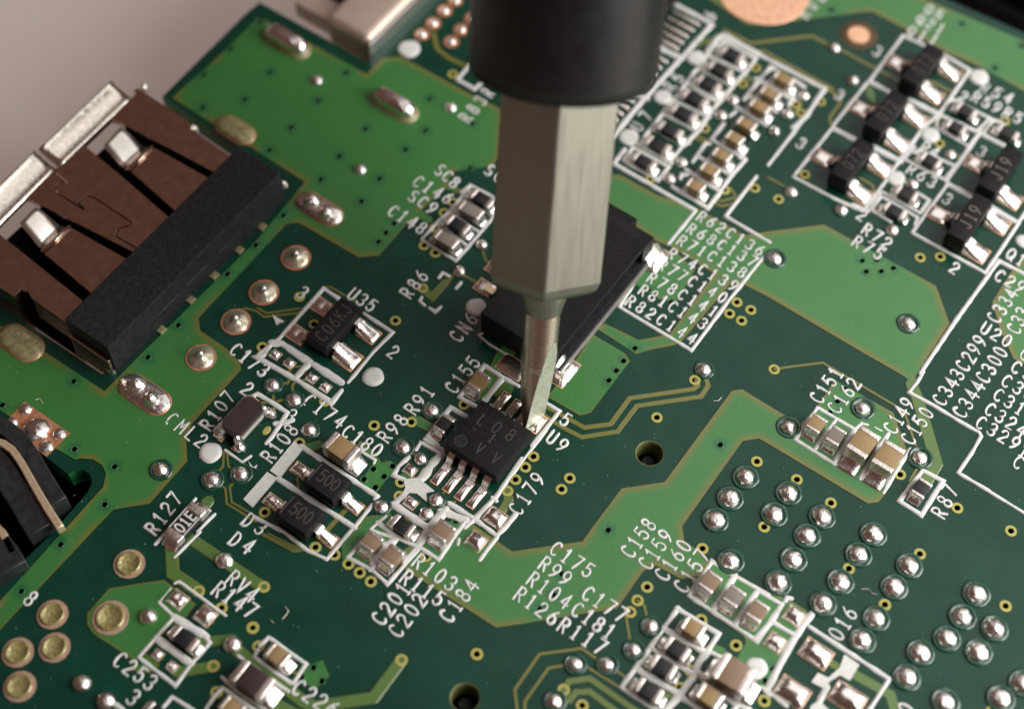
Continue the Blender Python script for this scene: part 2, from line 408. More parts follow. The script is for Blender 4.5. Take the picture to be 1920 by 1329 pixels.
# the ring mesh must stay open in the middle
bm = bmesh.new(); bm.from_mesh(ringM); bmesh.ops.delete(bm, geom=[f for f in bm.faces if len(f.verts) > 6], context='FACES_ONLY'); bm.to_mesh(ringM); bm.free()
barM = via_mesh('via_barrel', [(.131, .015), (.126, -.05), (.12, -.6), (.12, -1.15)], 14); barM.materials.append(M['barrel'])
lipM = via_mesh('via_lip', [(.172, .029), (.160, .040), (.134, .030), (.128, -.02)], 16); lipM.materials.append(M['pour'])
bm = bmesh.new(); bm.from_mesh(lipM); bmesh.ops.delete(bm, geom=[f for f in bm.faces if len(f.verts) > 6], context='FACES_ONLY'); bm.to_mesh(lipM); bm.free()
for p, k in VIAS:
    if k == 'ring':
        v = link('via', ringM, None, board, (p.x, p.y, .004)); link('barrel', barM, None, v)
    else:
        v = link('via', lipM, None, board, (p.x, p.y, 0)); link('barrel', barM, None, v, (0, 0, .004))

# ------------------------------------------------------------------ copper pours under the mask
POURS = [
 [-60, 575, 95, 667, 196, 734, 265, 664, 480, 453, 572, 342, 540, 322, 480, 283, 397, 231, 323, 184, 410, 107, 482, 36, 500, 40, 585, 84, 687, 140, 717, 110, 752, 107, 890, 182, 942, 206,
  937, 296, 922, 312, 850, 322, 838, 343, 864, 355, 858, 364, 834, 354, 790, 394, 812, 412, 804, 420, 786, 410, 762, 420, 710, 480, 672, 483, 560, 418, 537, 420, 372, 596, 375, 620, 425, 654, 450, 679, 452, 693,
  360, 794, 349, 824, 351, 864, 280, 944, 212, 955, 172, 997, -100, 1285, -100, 1230, 0, 1127, 125, 989, 193, 914, 199, 889, 192, 872, 175, 861, 150, 859, 140, 861, 102, 839, 20, 782, -60, 727],
 [1270, -40, 1402, 48, 1440, 46, 1632, 22, 1715, 65, 1765, 95, 1835, 125, 1920, 172, 2040, 225, 2040, 135, 1920, 78, 1740, 2, 1600, -60],
 [1128, 328, 1163, 329, 1235, 368, 1300, 388, 1348, 414, 1395, 442, 1440, 435, 1545, 422, 1755, 537, 1780, 607, 1745, 660, 1716, 707, 1722, 735, 1757, 745, 1740, 742, 1692, 704, 1622, 664, 1440, 557, 1395, 534, 1368, 534, 1276, 642, 1262, 648, 1222, 655, 1192, 664, 1140, 630, 1120, 617,
  1133, 607, 1165, 622, 1197, 638, 1255, 628, 1340, 514, 1280, 477, 1256, 463, 1226, 450, 1178, 415, 1128, 380],
 [1272, 477, 1302, 507, 1270, 565, 1237, 562, 1200, 540, 1185, 527, 1240, 467],
 [1112, 628, 1170, 662, 1181, 677, 1107, 774, 1087, 779, 1026, 744, 1070, 690],
 [1372, 733, 1391, 730, 1440, 760, 1500, 796, 1531, 764, 1565, 713, 1675, 774, 1700, 844, 1657, 929, 1647, 941, 1627, 944, 1440, 832, 1422, 822, 1392, 827, 1279, 986, 1283, 1015, 1322, 1040, 1330, 1056, 1318, 1078, 1277, 1085, 1230, 1060, 1206, 1070, 1157, 1140, 960, 1172, 930, 1176, 755, 1065,
  748, 1046, 758, 1030, 790, 1010, 830, 986, 868, 962, 890, 985, 930, 1013, 960, 1034, 1092, 1015, 1110, 990, 1165, 916, 1246, 904],
 [640, 1020, 685, 969, 730, 962, 757, 982, 722, 1032, 692, 1062, 668, 1050, 652, 1062, 643, 1048],
 [700, 868, 690, 852, 664, 842, 676, 826, 700, 846, 716, 868, 732, 864, 745, 872, 705, 924, 675, 905],
 [205, 1103, 307, 1087, 328, 1102, 367, 1132, 350, 1155, 325, 1167, 275, 1222, 262, 1247, 240, 1230, 175, 1187, 164, 1170, 164, 1150],
 [570, 1250, 605, 1237, 618, 1267, 592, 1290, 565, 1278],
 [1860, 567, 1880, 535, 1895, 512, 1920, 478, 2030, 420, 2030, 700, 1935, 690, 1900, 673, 1885, 640, 1875, 619],
 [1292, 1120, 1300, 1090, 1336, 1054, 1370, 1070, 1440, 1110, 1480, 1124, 1512, 1145, 1513, 1150, 1495, 1187, 1462, 1262, 1440, 1290, 1400, 1290, 1412, 1275, 1430, 1262, 1376, 1243, 1399, 1204, 1395, 1192],
 [1335, 1205, 1358, 1215, 1373, 1232, 1372, 1244, 1340, 1225, 1322, 1212],
 [1235, 1290, 1262, 1304, 1240, 1318, 1225, 1316],
 [240, 1255, 260, 1234, 276, 1225, 300, 1246, 282, 1262],
 [985, 590, 1010, 605, 985, 640, 930, 708, 918, 690, 928, 668], 
 [880, 705, 907, 690, 935, 708, 912, 745, 890, 750, 866, 742],
 [942, 728, 950, 712, 964, 726, 950, 752, 930, 752],
 [765, 790, 772, 779, 790, 782, 812, 796, 803, 810, 775, 795],
 [560, 842, 562, 826, 575, 832, 600, 826, 610, 835, 590, 845],
 [1625, 165, 1634, 164, 1640, 178, 1642, 195, 1633, 193, 1624, 180],
 [756, 886, 780, 894, 768, 902, 748, 893],
]
WIDE = []
for fl in POURS:
    poly = [Vector((p.x, p.y)) for p in PL('F', fl)]
    cx = [p.x for p in poly]; cy = [p.y for p in poly]
    big = (max(cx) - min(cx)) * (max(cy) - min(cy)) > 30
    ins = offset_loop(poly, .40 if big else .12)
    near = [(p, r) for p, r in HOLES + [(q, .62) for q in BIG] if min(cx) - .4 < p.x < max(cx) + .4 and min(cy) - .4 < p.y < max(cy) + .4]
    V, F, Z = sheet(poly, [circle(p, r, 12 if r < .3 else 28) for p, r in near], [circle(p, r * 3.6, 14, .2) for p, r in near if r < .3], ins, .030, 0.0)
    me = mesh('copper_pour', V, F); zone_attr(me, Z)
    link('copper_pour', me, M['pour'], board)

# ------------------------------------------------------------------ traces
TR = []
def trace(t, wpx, flat):
    pts = PL(t, flat); TR.append((pts, wpx))
trace('T2', 9, [1330, 250, 1360, 370, 1450, 440, 1580, 500])
trace('Z1', 7, [430, -20, 800, 160, 1640, 60, 1850, 170]); trace('Z1', 7, [950, 260, 1920, 790])
trace('T4', 6, [430, 665, 540, 730, 540, 775, 462, 885, 472, 935]); trace('Z1', 10, [30, 175, 290, 100]); trace('Z1', 10, [730, 630, 880, 690])
trace('Z2', 5, [1220, 255, 1390, 330]); trace('Z2', 5, [1200, 290, 1340, 355])
trace('T4', 6, [540, 375, 1000, 620]); trace('T4', 6, [1220, 610, 1370, 690])
trace('Z2', 5, [1500, 1120, 1560, 1165, 1780, 1110, 1700, 990]); trace('Z2', 5, [1470, 1190, 1570, 1235, 1720, 1200])
trace('T8', 5, [690, 10, 780, 60, 805, 115]); trace('T8', 4, [0, 5, 120, 70])
trace('T6', 4, [-120, 1000, -80, 985, 0, 1005, 60, 1050, 330, 1020, 520, 826, 560, 826, 745, 935]); trace('T6', 4, [15, 985, 80, 1022, 330, 985])
trace('T6', 14, [1235, 835, 1320, 900, 1420, 790]); trace('T6', 5, [1430, 800, 1490, 720]); trace('T6', 5, [1560, 740, 1660, 795]); trace('T6', 5, [1700, 550, 1720, 620, 1770, 665])
trace('Y1', 5, [1060, 585, 1170, 580, 1215, 520, 1200, 380]); trace('Y1', 5, [1250, 700, 1240, 610, 1280, 560, 1440, 530])
trace('Y1', 5, [975, 680, 980, 800, 930, 840, 820, 850]); trace('Y1', 5, [1170, 805, 1060, 820, 1000, 855, 985, 960]); trace('Y1', 4, [1230, 355, 1400, 345, 1420, 450])
trace('Y1', 4, [1640, 790, 1620, 850])
trace('U1', 4, [1630, 890, 1672, 840, 1680, 720]); trace('U1', 4, [1760, 875, 1712, 840, 1700, 720]); trace('U1', 4, [1620, 960, 1690, 1005, 1700, 1120, 1920, 1255]); trace('U1', 4, [1770, 945, 1722, 995, 1738, 1110, 1920, 1215])
trace('U6', 3, [90, 10, 290, 110, 370, 105]); trace('U6', 3, [60, 15, 290, 130, 375, 125]); trace('U6', 3, [50, 25, 285, 148, 380, 135])
trace('U1', 21, [1490, 1180, 1560, 1103]); trace('U5', 22, [1285, 120, 1295, 310, 1490, 440]); trace('U5', 20, [1430, 50, 1920, 380, 1978, 412])
trace('U5', 19, [1330, 1050, 1600, 1005]); trace('U5', 18, [1480, 830, 1740, 800]); trace('F', 21, [436, 1212, 520, 1276, 570, 1316, 590, 1324, 700, 1307, 752, 1237])
trace('Y6', 24, [860, 960, 1100, 1090]); trace('U6', 7, [220, 1010, 300, 1060])
trace('U3', 8.5, [240, 385, 400, 470, 540, 550, 738, 525, 880, 330, 1355, 262, 1392, 235, 1385, 195]); trace('U3', 8.5, [230, 455, 400, 560, 522, 622, 790, 580, 935, 388, 1415, 318, 1470, 235, 1445, 150])
trace('U4', 4.5, [45, 115, 150, 97, 410, 65, 960, 390, 1020, 430, 1120, 720]); trace('U4', 21, [1075, 230, 1120, 330, 1262, 820, 1190, 945]); trace('U4', 4.5, [1135, 830, 1062, 950])
trace('U7', 5, [940, 513, 990, 550, 1020, 670]); trace('U7', 5, [1035, 740, 1110, 830]); trace('U7', 5, [885, 600, 855, 632, 890, 850]); trace('U7', 5, [930, 915, 1030, 975])
trace('U7', 5.5, [45, 1380, 20, 1180, 205, 915, 520, 872, 655, 965]); trace('U7', 5, [740, 1010, 915, 1135]); trace('U7', 5.5, [95, 1380, 95, 1270, 272, 1020, 430, 992]); trace('U7', 5, [520, 985, 840, 1185])
trace('U7', 11, [385, 1185, 425, 1120, 580, 1097, 960, 1360]); trace('U7', 11, [330, 1268, 430, 1262, 475, 1200, 580, 1195, 830, 1380])
trace('Z8', 14, [920, 830, 1010, 880]); trace('Z8', 18, [1170, 950, 1560, 1170, 1630, 1400])
trace('Y2', 15, [1710, 415, 1740, 520, 1650, 670]); trace('Y2', 5, [690, 40, 730, 80]); trace('Y2', 5, [700, 660, 775, 590]); trace('Y2', 5, [865, 475, 900, 440]); trace('Y2', 5, [1045, 550, 940, 680])
trace('Y2', 5, [190, 600, 250, 640]); trace('Y2', 5, [420, 760, 465, 830]); trace('Y2', 4, [560, 940, 665, 925]); trace('Y2', 12, [1070, 760, 1180, 700])
trace('U2', 8, [690, 1145, 530, 1320]); trace('U2', 4, [345, 900, 308, 935, 320, 1005]); trace('U2', 6, [1150, 725, 1230, 780, 1330, 855]); trace('U2', 7, [1310, 420, 1400, 470])
trace('U2', 5, [760, 1165, 880, 1150]); trace('Z3', 6, [980, 960, 1060, 1020]); trace('Y1', 13, [880, 130, 1000, 190]); trace('U2', 12, [1810, 300, 1870, 230])
for i, (pts, wpx) in enumerate(TR):
    V, F = [], []
    wmm = wpx * mmpx(pts[0]) * 1.12
    ribbon(V, F, pts, wmm, TRC, True, z0=-.0015 + .0011 * (i % 5))
    me = mesh('trace', V, F)
    e = .92 if wpx < 10 else (.62 if wpx < 17 else .42)
    zone_attr(me, [(e if v[2] > .01 else 1.0, 0) for v in V])
    link('trace', me, M['pour'], board)

# ------------------------------------------------------------------ white printed lines and marks
NL = [0]
def line(t, wpx, flat, closed=False):
    pts = PL(t, flat)
    if closed: pts.append(pts[0].copy())
    V, F = [], []; NL[0] += 1
    ribbon(V, F, pts, wpx * mmpx(pts[0]) * 1.02, INK, True, .34, .0006 * (NL[0] % 9), .14)
    link('printed_line', mesh('printed_line', V, F, True), M['silk'], board)
def dot(t, x, y, rpx, sq=1.0):
    p = P(t, x, y); r = rpx * mmpx(p) * 1.04
    V, F = [], []; nn = 36
    for k, (f, z) in enumerate(((1.0, 0), (.96, .05), (.6, .066), (.25, .07))):
        for i in range(nn):
            a = 2 * math.pi * i / nn; q = f * r * (1 + .025 * math.sin(3 * a + p.x) + .015 * math.sin(5 * a))
            V.append((q * math.cos(a), q * math.sin(a), z))
    for k in range(3):
        for i in range(nn): F.append((k * nn + i, k * nn + (i + 1) % nn, (k + 1) * nn + (i + 1) % nn, (k + 1) * nn + i))
    F.append(tuple(range(3 * nn, 4 * nn)))
    link('printed_dot', mesh('printed_dot', V, F, True), M['silk'], board, (p.x, p.y, 0))
def patch(t, flat, z=.062):
    poly = [Vector((p.x, p.y)) for p in PL(t, flat)]
    V, F, Z = sheet(poly, [], (), None, z, 0.0)
    link('printed_patch', mesh('printed_patch', V, F), M['silk'], board)
# around the fine pitch chip and the resistor column
line('T3', 10, [1130, -12, 1440, 150, 1500, 190]); line('T3', 10, [1490, 195, 990, 740, 750, 1030]); line('T3', 9, [690, 985, 750, 1030]); line('T3', 13, [1090, 355, 1270, 440]); line('T3', 10, [890, 690, 1010, 740])
dot('T2', 1150, 370, 20); dot('T3', 1375, 435, 17); dot('T3', 1130, 730, 17); dot('T3', 875, 1030, 18.5)
line('Z1', 13, [190, 300, 340, 80, 420, 50, 890, 310]); line('Z1', 9, [890, 310, 1810, 790]); line('Z1', 9, [1810, 790, 1560, 1170]); line('Z1', 9, [1560, 1170, 1380, 1329])
line('Z1', 7, [330, 230, 420, 130, 860, 380, 720, 565]); line('Z1', 9, [180, 320, 720, 565, 700, 600]); line('Z1', 9, [100, 520, 520, 740]); line('Z1', 8, [690, 590, 360, 970]); line('Z1', 10, [0, 770, 350, 980]); line('Z1', 8, [0, 560, 90, 500, 160, 400])
line('Z1', 8, [350, 980, 200, 1160, 100, 1290]); line('Z1', 8, [0, 1080, 190, 1180])
line('T3', 7.5, [1465, 410, 1310, 620, 1130, 850, 950, 1080]); line('T3', 8, [1540, 770, 1400, 985, 1260, 1110]); line('T3', 8, [1310, 625, 1560, 760]); line('T3', 8, [1225, 760, 1480, 880]); line('T3', 8, [1140, 860, 1390, 985]); line('T3', 8, [1050, 970, 1280, 1090])
line('Z2', 8, [1190, 240, 1120, 320]); line('Z2', 8, [1120, 350, 1020, 410, 860, 620]); line('Z2', 8, [340, 420, 840, 690, 690, 870, 210, 600], True); line('Z2', 8, [400, 370, 880, 640]); line('Z2', 8.5, [225, 450, 75, 640, 1200, 1290]); line('T7', 7.5, [1375, 255, 1175, 500])
line('Z1', 8, [1160, 540, 1070, 490, 900, 680, 700, 940]); line('Z1', 11, [880, 660, 1380, 890]); line('Z1', 8, [1380, 890, 1320, 1020]); line('Z1', 9, [790, 900, 1150, 1110]); line('Z1', 10, [590, 1040, 1010, 1290]); line('Z1', 8, [1390, 670, 1530, 770]); line('Z1', 8, [500, 1170, 580, 1110])
line('T4', 7, [180, 590, 270, 650]); line('T4', 10, [0, 640, 195, 755])
line('Z2', 8, [1600, 90, 1430, 310, 1890, 580]); line('Z2', 8, [1170, 620, 1350, 360, 1400, 370]); line('Z2', 9, [1250, 545, 1710, 800]); line('Z2', 9, [1080, 730, 1560, 1030]); line('Z2', 8, [1900, 590, 1710, 800, 1550, 1030]); line('Z2', 9, [890, 965, 1380, 1260, 1540, 1050]); line('Z2', 8, [1000, 850, 1020, 790, 1090, 800])
line('Z2', 8, [1920, 440, 1830, 560])
# transistor columns, upper right
line('T4', 7, [1165, 340, 1010, 270, 760, 610]); line('T4', 7, [740, 625, 490, 940]); line('T4', 7, [485, 955, 205, 1305]); line('T4', 10, [765, 615, 915, 695]); line('T4', 10, [490, 965, 655, 1050])
line('T4', 7, [1320, 415, 1510, 530, 1290, 845]); line('T4', 12, [1050, 745, 1260, 850]); line('T4', 8, [1290, 850, 1170, 950, 985, 1205]); line('T4', 12, [790, 1105, 990, 1210])
line('T4', 7, [430, 670, 195, 990, 0, 1240]); line('T7', 7, [1830, 0, 1600, 295, 1930, 490]); line('T8', 7, [190, 0, 500, 165, 710, 255, 890, 20]); line('T4', 7, [985, 1205, 900, 1329])
line('Z3', 7, [860, 230, 930, 200, 1440, 460, 1290, 620]); line('Z3', 9, [740, 410, 1300, 660]); line('Z3', 7, [720, 590, 1150, 850, 1310, 660]); line('Z3', 8, [1300, 660, 840, 1329]); line('Z3', 7, [1370, 640, 1490, 480, 1640, 540]); line('Z3', 11, [1340, 680, 1640, 830])
line('Z3', 7, [400, 940, 470, 900, 960, 1120, 820, 1310, 250, 1020]); line('Z3', 7, [740, 410, 700, 560]); line('Z3', 7, [400, 860, 260, 1020])
dot('Z3', 620, 690, 17.5); dot('Z4', 480, 90, 17); dot('T4', 1580, 580, 18); dot('T8', 1912, 482, 14)
line('Z4', 7, [340, 250, 750, 480, 850, 335, 720, 255]); line('Z4', 7, [420, 580, 200, 440, 310, 290, 720, 530, 690, 610]); line('Z4', 7, [1060, 150, 860, 420, 660, 700, 1480, 1150, 1650, 900, 1850, 600]); line('Z4', 11, [1060, 150, 1310, 280]); line('Z4', 11, [1540, 410, 1850, 590])
line('Z4', 7, [1850, 590, 1960, 430]); line('Z4', 7, [310, 240, 160, 460, 0, 380])
line('Z5', 8, [1330, 205, 1040, 55, 560, 720, 150, 1329]); line('Z6', 7.5, [190, -20, 110, 110, 25, 215, 300, 360, 560, 520, 820, 670, 840, 710, 740, 890, 580, 1125, 930, 1330]); line('U4', 7, [1520, 945, 1960, 1215])
# text block and the big connector
line('T7', 7, [930, 770, 805, 975, 1345, 1300, 1620, 930, 1890, 595]); line('Y4', 5, [130, 770, 90, 790, 200, 880, 400, 1000]); line('T7', 6, [600, 1170, 930, 760])
dot('T6', 1650, 978, 19); dot('U2', 878, 170, 20)
line('T6', 7, [1370, 755, 1400, 718, 1445, 745]); line('T6', 7, [1535, 795, 1500, 835]); line('T6', 7, [1240, 905, 1225, 930, 1265, 965]); line('T6', 7, [1300, 985, 1345, 1012, 1385, 975])
line('T6', 6.5, [1540, 115, 1605, 62, 1830, 180]); line('T6', 6.5, [1600, 75, 1450, 260, 1370, 330, 1240, 470, 1500, 630, 1800, 280]); line('T6', 6.5, [1560, 160, 1790, 300]); line('T6', 6.5, [1450, 265, 1680, 420]); line('T6', 6.5, [1370, 345, 1590, 525])
line('T2', 8, [1600, 490, 1510, 600, 1640, 670, 1710, 600])
# the transistor marked U35 and the pads below it
line('T6', 8, [630, 920, 505, 835, 170, 1215, 20, 1329]); line('T6', 7, [810, 1025, 1025, 1165, 880, 1310, 690, 1540]); line('Y1', 14, [960, 20, 1100, 30, 1480, 290]); line('Y1', 11, [960, 20, 840, 190, 740, 215, 1200, 475, 1300, 530, 1780, 850, 1920, 680])
line('Y1', 13, [1480, 290, 1290, 500]); line('Y1', 14, [1540, 320, 1920, 570]); patch('T6', [122, 1035, 215, 1088, 178, 1096, 155, 1112])
line('Y1', 9, [690, 760, 760, 725, 960, 845, 1170, 985, 1080, 1130, 960, 1320, 880, 1410]); line('Y1', 8, [600, 770, 400, 990, 170, 1230]); dot('U1', 1578, 738, 21); line('Y1', 12, [1010, 1140, 1140, 1130, 1240, 1090])
line('U1', 6, [1690, 720, 1815, 810, 1880, 765]); line('U1', 6, [1465, 1085, 1370, 1190]); line('U1', 6, [1610, 1200, 1480, 1330]); line('U5', 6, [1500, 0, 1310, 190]); line('U5', 7, [1235, 15, 1165, 90]); patch('U1', [1860, 800, 1900, 850, 1930, 830, 1920, 860, 1880, 845])
# the two diodes
patch('U2', [290, 650, 350, 715, 180, 930, 105, 875]); patch('U2', [85, 885, 160, 930, -25, 1150, -95, 1090])
line('U2', 10, [340, 690, 910, 1065, 895, 1085]); line('U2', 11, [170, 935, 740, 1300]); line('U2', 8, [870, 1130, 735, 1300, 530, 1535]); line('U6', 8, [-10, -110, 210, 0, 380, 135, 530, 205]); line('U6', 8, [530, 205, 720, -20])
line('U2', 6, [770, 715, 895, 795, 885, 820]); line('U2', 6, [360, 690, 370, 720])
# resistor network left of the chip marked U9
line('Y2', 16, [270, 590, 720, 900]); line('Y2', 19, [720, 900, 920, 660]); line('Y2', 18, [720, 910, 570, 1120]); line('Y2', 9, [570, 1120, 840, 1295, 1180, 800]); line('Y2', 15, [870, 660, 1180, 790]); line('Y2', 12, [260, 580, 380, 480])
line('Y2', 10, [980, 575, 1300, 770, 1580, 985, 1700, 870, 1825, 710]); line('Y2', 10, [1900, 0, 1580, 480, 1310, 760, 1180, 880]); line('Y2', 8, [1590, 1000, 1370, 1295]); line('Y2', 9, [560, 1130, 400, 1329]); line('Y2', 10, [60, 820, 300, 1000, 560, 1125]); line('Y2', 15, [290, 1010, 0, 1329]); line('Y2', 7, [160, 740, 60, 820, -30, 900])
line('Y2', 17, [500, 360, 640, 230, 760, 60, 870, -60]); patch('Y2', [390, 270, 560, 250, 680, 330, 790, 420, 680, 440, 690, 560, 560, 450, 460, 440, 400, 500, 360, 480, 410, 380]); line('Y2', 9, [450, -20, 330, 90, 255, 210, 390, 265]); line('Y2', 9, [1580, 540, 1530, 500])
line('U6', 8, [690, 190, 870, 285, 985, 390, 1220, 130]); line('U6', 10, [690, 190, 870, -10]); line('U6', 13, [860, 280, 1050, 50]); line('U6', 8, [870, -10, 1060, 50])
line('Y3', 10, [500, 960, 310, 845, 190, 990, 60, 1170, 10, 1225, 130, 1330]); line('Y3', 10, [610, 825, 420, 715, 740, 310, 970, 460]); line('Y3', 13, [750, 750, 960, 490]); line('Y3', 9, [970, 460, 1180, 575]); line('Y3', 8, [1520, 785, 1705, 895, 1350, 1340]); line('U2', 7, [1200, 715, 1235, 660, 1380, 740]); line('U3', 7, [345, 440, 170, 680, 0, 900]); line('U2', 7, [1265, 640, 1400, 715])
line('Y2', 7, [1085, 1100, 1100, 1040])
# capacitors on the right
line('U4', 8, [700, 520, 650, 565, 370, 400, 205, 640, 500, 825]); line('U4', 8, [510, 490, 355, 710]); line('U4', 10, [650, 565, 500, 810]); line('U4', 11, [900, 600, 695, 930]); line('U4', 8, [1065, 715, 960, 880, 865, 1040]); line('U4', 5, [700, 520, 745, 530]); line('U4', 3.5, [800, 550, 850, 575]); line('U4', 3.5, [545, 850, 570, 865]); line('U4', 3.5, [600, 885, 640, 905]); line('U4', 3.5, [725, 960, 760, 980]); line('U4', 3.5, [790, 1000, 825, 1020])
line('U4', 9, [1160, 870, 985, 1100, 1150, 1205, 1310, 950], True)
line('U7', 9, [1560, 258, 1500, 220, 1325, 475, 1840, 820, 2010, 575]); line('U7', 8, [1600, 290, 1920, 470]); line('U7', 12, [1670, 330, 1510, 580]); line('U7', 12, [1840, 440, 1675, 690])
line('Z8', 12, [380, 190, 270, 370, 100, 565]); line('Z8', 9, [120, 40, 370, 185]); line('Z8', 9, [270, 375, 530, 530]); line('Z8', 9, [420, 150, 440, 115, 485, 125]); line('Z8', 13, [710, 290, 530, 530, 370, 820, 220, 1125]); line('Z8', 9, [680, 430, 1060, 680, 1550, 1000, 1330, 1340]); line('Z8', 9, [220, 1125, 430, 1290])
patch('Z8', [1060, 735, 1225, 850, 1120, 1020, 1010, 960, 890, 1040, 860, 1120, 700, 1035, 775, 935, 885, 990, 1010, 880]); line('Z8', 12, [870, 1090, 800, 1220, 760, 1340]); patch('Z8', [700, 1290, 760, 1250, 830, 1280, 900, 1340, 680, 1345])
line('Z7', 10, [700, 130, 370, 600, 30, 1070, 460, 1340]); line('Z7', 10, [700, 130, 1190, 430, 1060, 640]); line('Z7', 14, [1060, 640, 960, 760, 890, 940, 720, 1170, 560, 1340]); line('Z7', 13, [540, 370, 1050, 660]); line('Z7', 11, [390, 600, 860, 890]); line('Z7', 14, [230, 850, 720, 1150]); line('Z7', 8, [1080, 640, 1230, 715]); line('Z7', 15, [950, 900, 1420, 1270]); line('Z7', 12, [720, 1170, 1000, 1340]); dot('Z7', 1640, 840, 21); line('Z7', 7, [1590, 980, 1740, 1090]); line('Z7', 9, [1740, 1100, 1800, 1160]); line('Z7', 12, [1420, 1260, 1560, 1340]); line('Z7', 10, [1420, 1270, 1360, 1350])
# lower left
line('U5', 6, [1310, 385, 1345, 372, 1690, 625]); line('U5', 8, [1195, 530, 1310, 640]); line('U5', 15, [1310, 640, 1550, 785]); line('U5', 8, [1300, 645, 1170, 790, 1040, 940, 1315, 1150, 1450, 970, 1575, 830, 1540, 790]); line('U5', 15, [1180, 800, 1430, 985]); line('U5', 4, [1200, 520, 1280, 425])
line('Y6', 8, [690, 250, 790, 155, 1240, 475, 1090, 700, 1050, 700, 620, 390, 660, 310]); line('Y6', 7, [430, 380, 1030, 805]); line('Y6', 7, [230, 635, 400, 790, 760, 1030]); line('Y6', 8, [40, 1010, 150, 850, 240, 760, 640, 1040]); line('U5', 8, [1225, 1310, 1290, 1235, 1450, 1335]); line('U5', 9, [870, 1295, 920, 1330])

# ------------------------------------------------------------------ white printed text, single-stroke letters
G = {'0': ['ABDC'], }
def arc(cx, cy, rx, ry, a0, a1, n=9): return [(cx + rx * math.cos(R(a0 + (a1 - a0) * k / n)), cy + ry * math.sin(R(a0 + (a1 - a0) * k / n))) for k in range(n + 1)]
G = {
 '0': [arc(.3, .5, .28, .5, 90, 450, 16)], 'O': [arc(.3, .5, .30, .5, 90, 450, 16)], 'Q': [arc(.3, .5, .30, .5, 90, 450, 16), [(.38, .22), (.62, -.04)]],
 '1': [[(.30, 1), (.30, 0)], [(.14, .84), (.30, 1)], [(.16, 0), (.44, 0)]],
 '2': [arc(.3, .72, .27, .28, 165, -25, 8) + [(.34, .42), (.06, .12), (.02, 0)] + [(.58, 0)]],
 '3': [arc(.28, .75, .27, .25, 150, -80, 8) + arc(.28, .26, .30, .26, 75, -155, 9)],
 '4': [[(.44, 0), (.44, 1), (.0, .30), (.62, .30)]],
 '5': [[(.54, 1), (.10, 1), (.06, .56)] + arc(.28, .32, .29, .32, 120, -150, 10)],
 '6': [[(.48, .98), (.20, .72)] + arc(.3, .30, .28, .30, 150, 510, 14)],
 '7': [[(.02, 1), (.58, 1), (.20, 0)]],
 '8': [arc(.3, .76, .24, .24, -90, 270, 12), arc(.3, .26, .29, .26, 90, 450, 14)],
 '9': [arc(.3, .70, .28, .30, -30, 330, 14) + [(.40, .28), (.12, .02)]],
 'C': [arc(.32, .5, .32, .5, 48, 312, 12)],
 'R': [[(.04, 0), (.04, 1), (.30, 1)] + arc(.30, .74, .27, .26, 80, -90, 7) + [(.04, .48)], [(.28, .48), (.58, 0)]],
 'S': [arc(.3, .75, .26, .25, 40, 270, 9) + arc(.3, .25, .28, .25, 85, -150, 9)],
 'N': [[(.03, 0), (.03, 1), (.57, 0), (.57, 1)]], 'U': [[(.03, 1), (.03, .28)] + arc(.3, .27, .27, .27, 180, 360, 8) + [(.57, 1)]],
 'V': [[(.0, 1), (.3, 0), (.6, 1)]], 'D': [[(.05, 0), (.05, 1), (.26, 1)] + arc(.24, .5, .34, .5, 80, -80, 9) + [(.05, 0)]],
 'M': [[(.0, 0), (.04, 1), (.32, .4), (.60, 1), (.64, 0)]], 'L': [[(.05, 1), (.05, 0), (.55, 0)]], 'K': [[(.05, 0), (.05, 1)], [(.55, 1), (.07, .45)], [(.22, .58), (.58, 0)]],
 'J': [[(.45, 1), (.45, .26)] + arc(.24, .25, .21, .25, 0, -170, 7)], 'H': [[(.04, 0), (.04, 1)], [(.56, 0), (.56, 1)], [(.04, .5), (.56, .5)]], 'E': [[(.56, 1), (.05, 1), (.05, 0), (.56, 0)], [(.05, .5), (.46, .5)]],
 '-': [[(.08, .5), (.5, .5)]], '.': [[(.28, .02), (.32, .02)]], ' ': [], 'c': [arc(.32, .5, .32, .5, 60, 200, 7), [(.1, .1), (.2, .06)]],
}
def glyphs(s, p0, adv, along, up, h, wst, prof, jit, z0):
    V, F = [], []; k = 0
    for i, ch in enumerate(s):
        c = p0 + adv * i
        for st in G.get(ch, []):
            pts = [c + along * ((x - .3) * h * .80) + up * ((y - .5) * h) for x, y in st]
            k += 1; ribbon(V, F, pts, wst, prof, True, jit, z0 + .0011 * (k % 5), h * .12)
    return V, F
NT = [0]
def text(s, x0, y0, x1, y1, d='A', h=.67, st=.112):
    p0, p1 = at(x0, y0), at(x1, y1)
    n = max(1, len(s) - 1)
    adv = (p1 - p0) / n
    along = Vector((1, 0, 0)) if d == 'A' else Vector((0, 1, 0))
    up = Vector((0, 1, 0)) if d == 'A' else Vector((-1, 0, 0))
    NT[0] += 1
    V, F = glyphs(s, p0, adv, along, up, h, st, INK, .62, .0004 * (NT[0] % 7))
    o = link('printed_text', mesh('printed_text', V, F, True), M['silk'], board)
    o['label'] = 'white printed lettering %s' % s
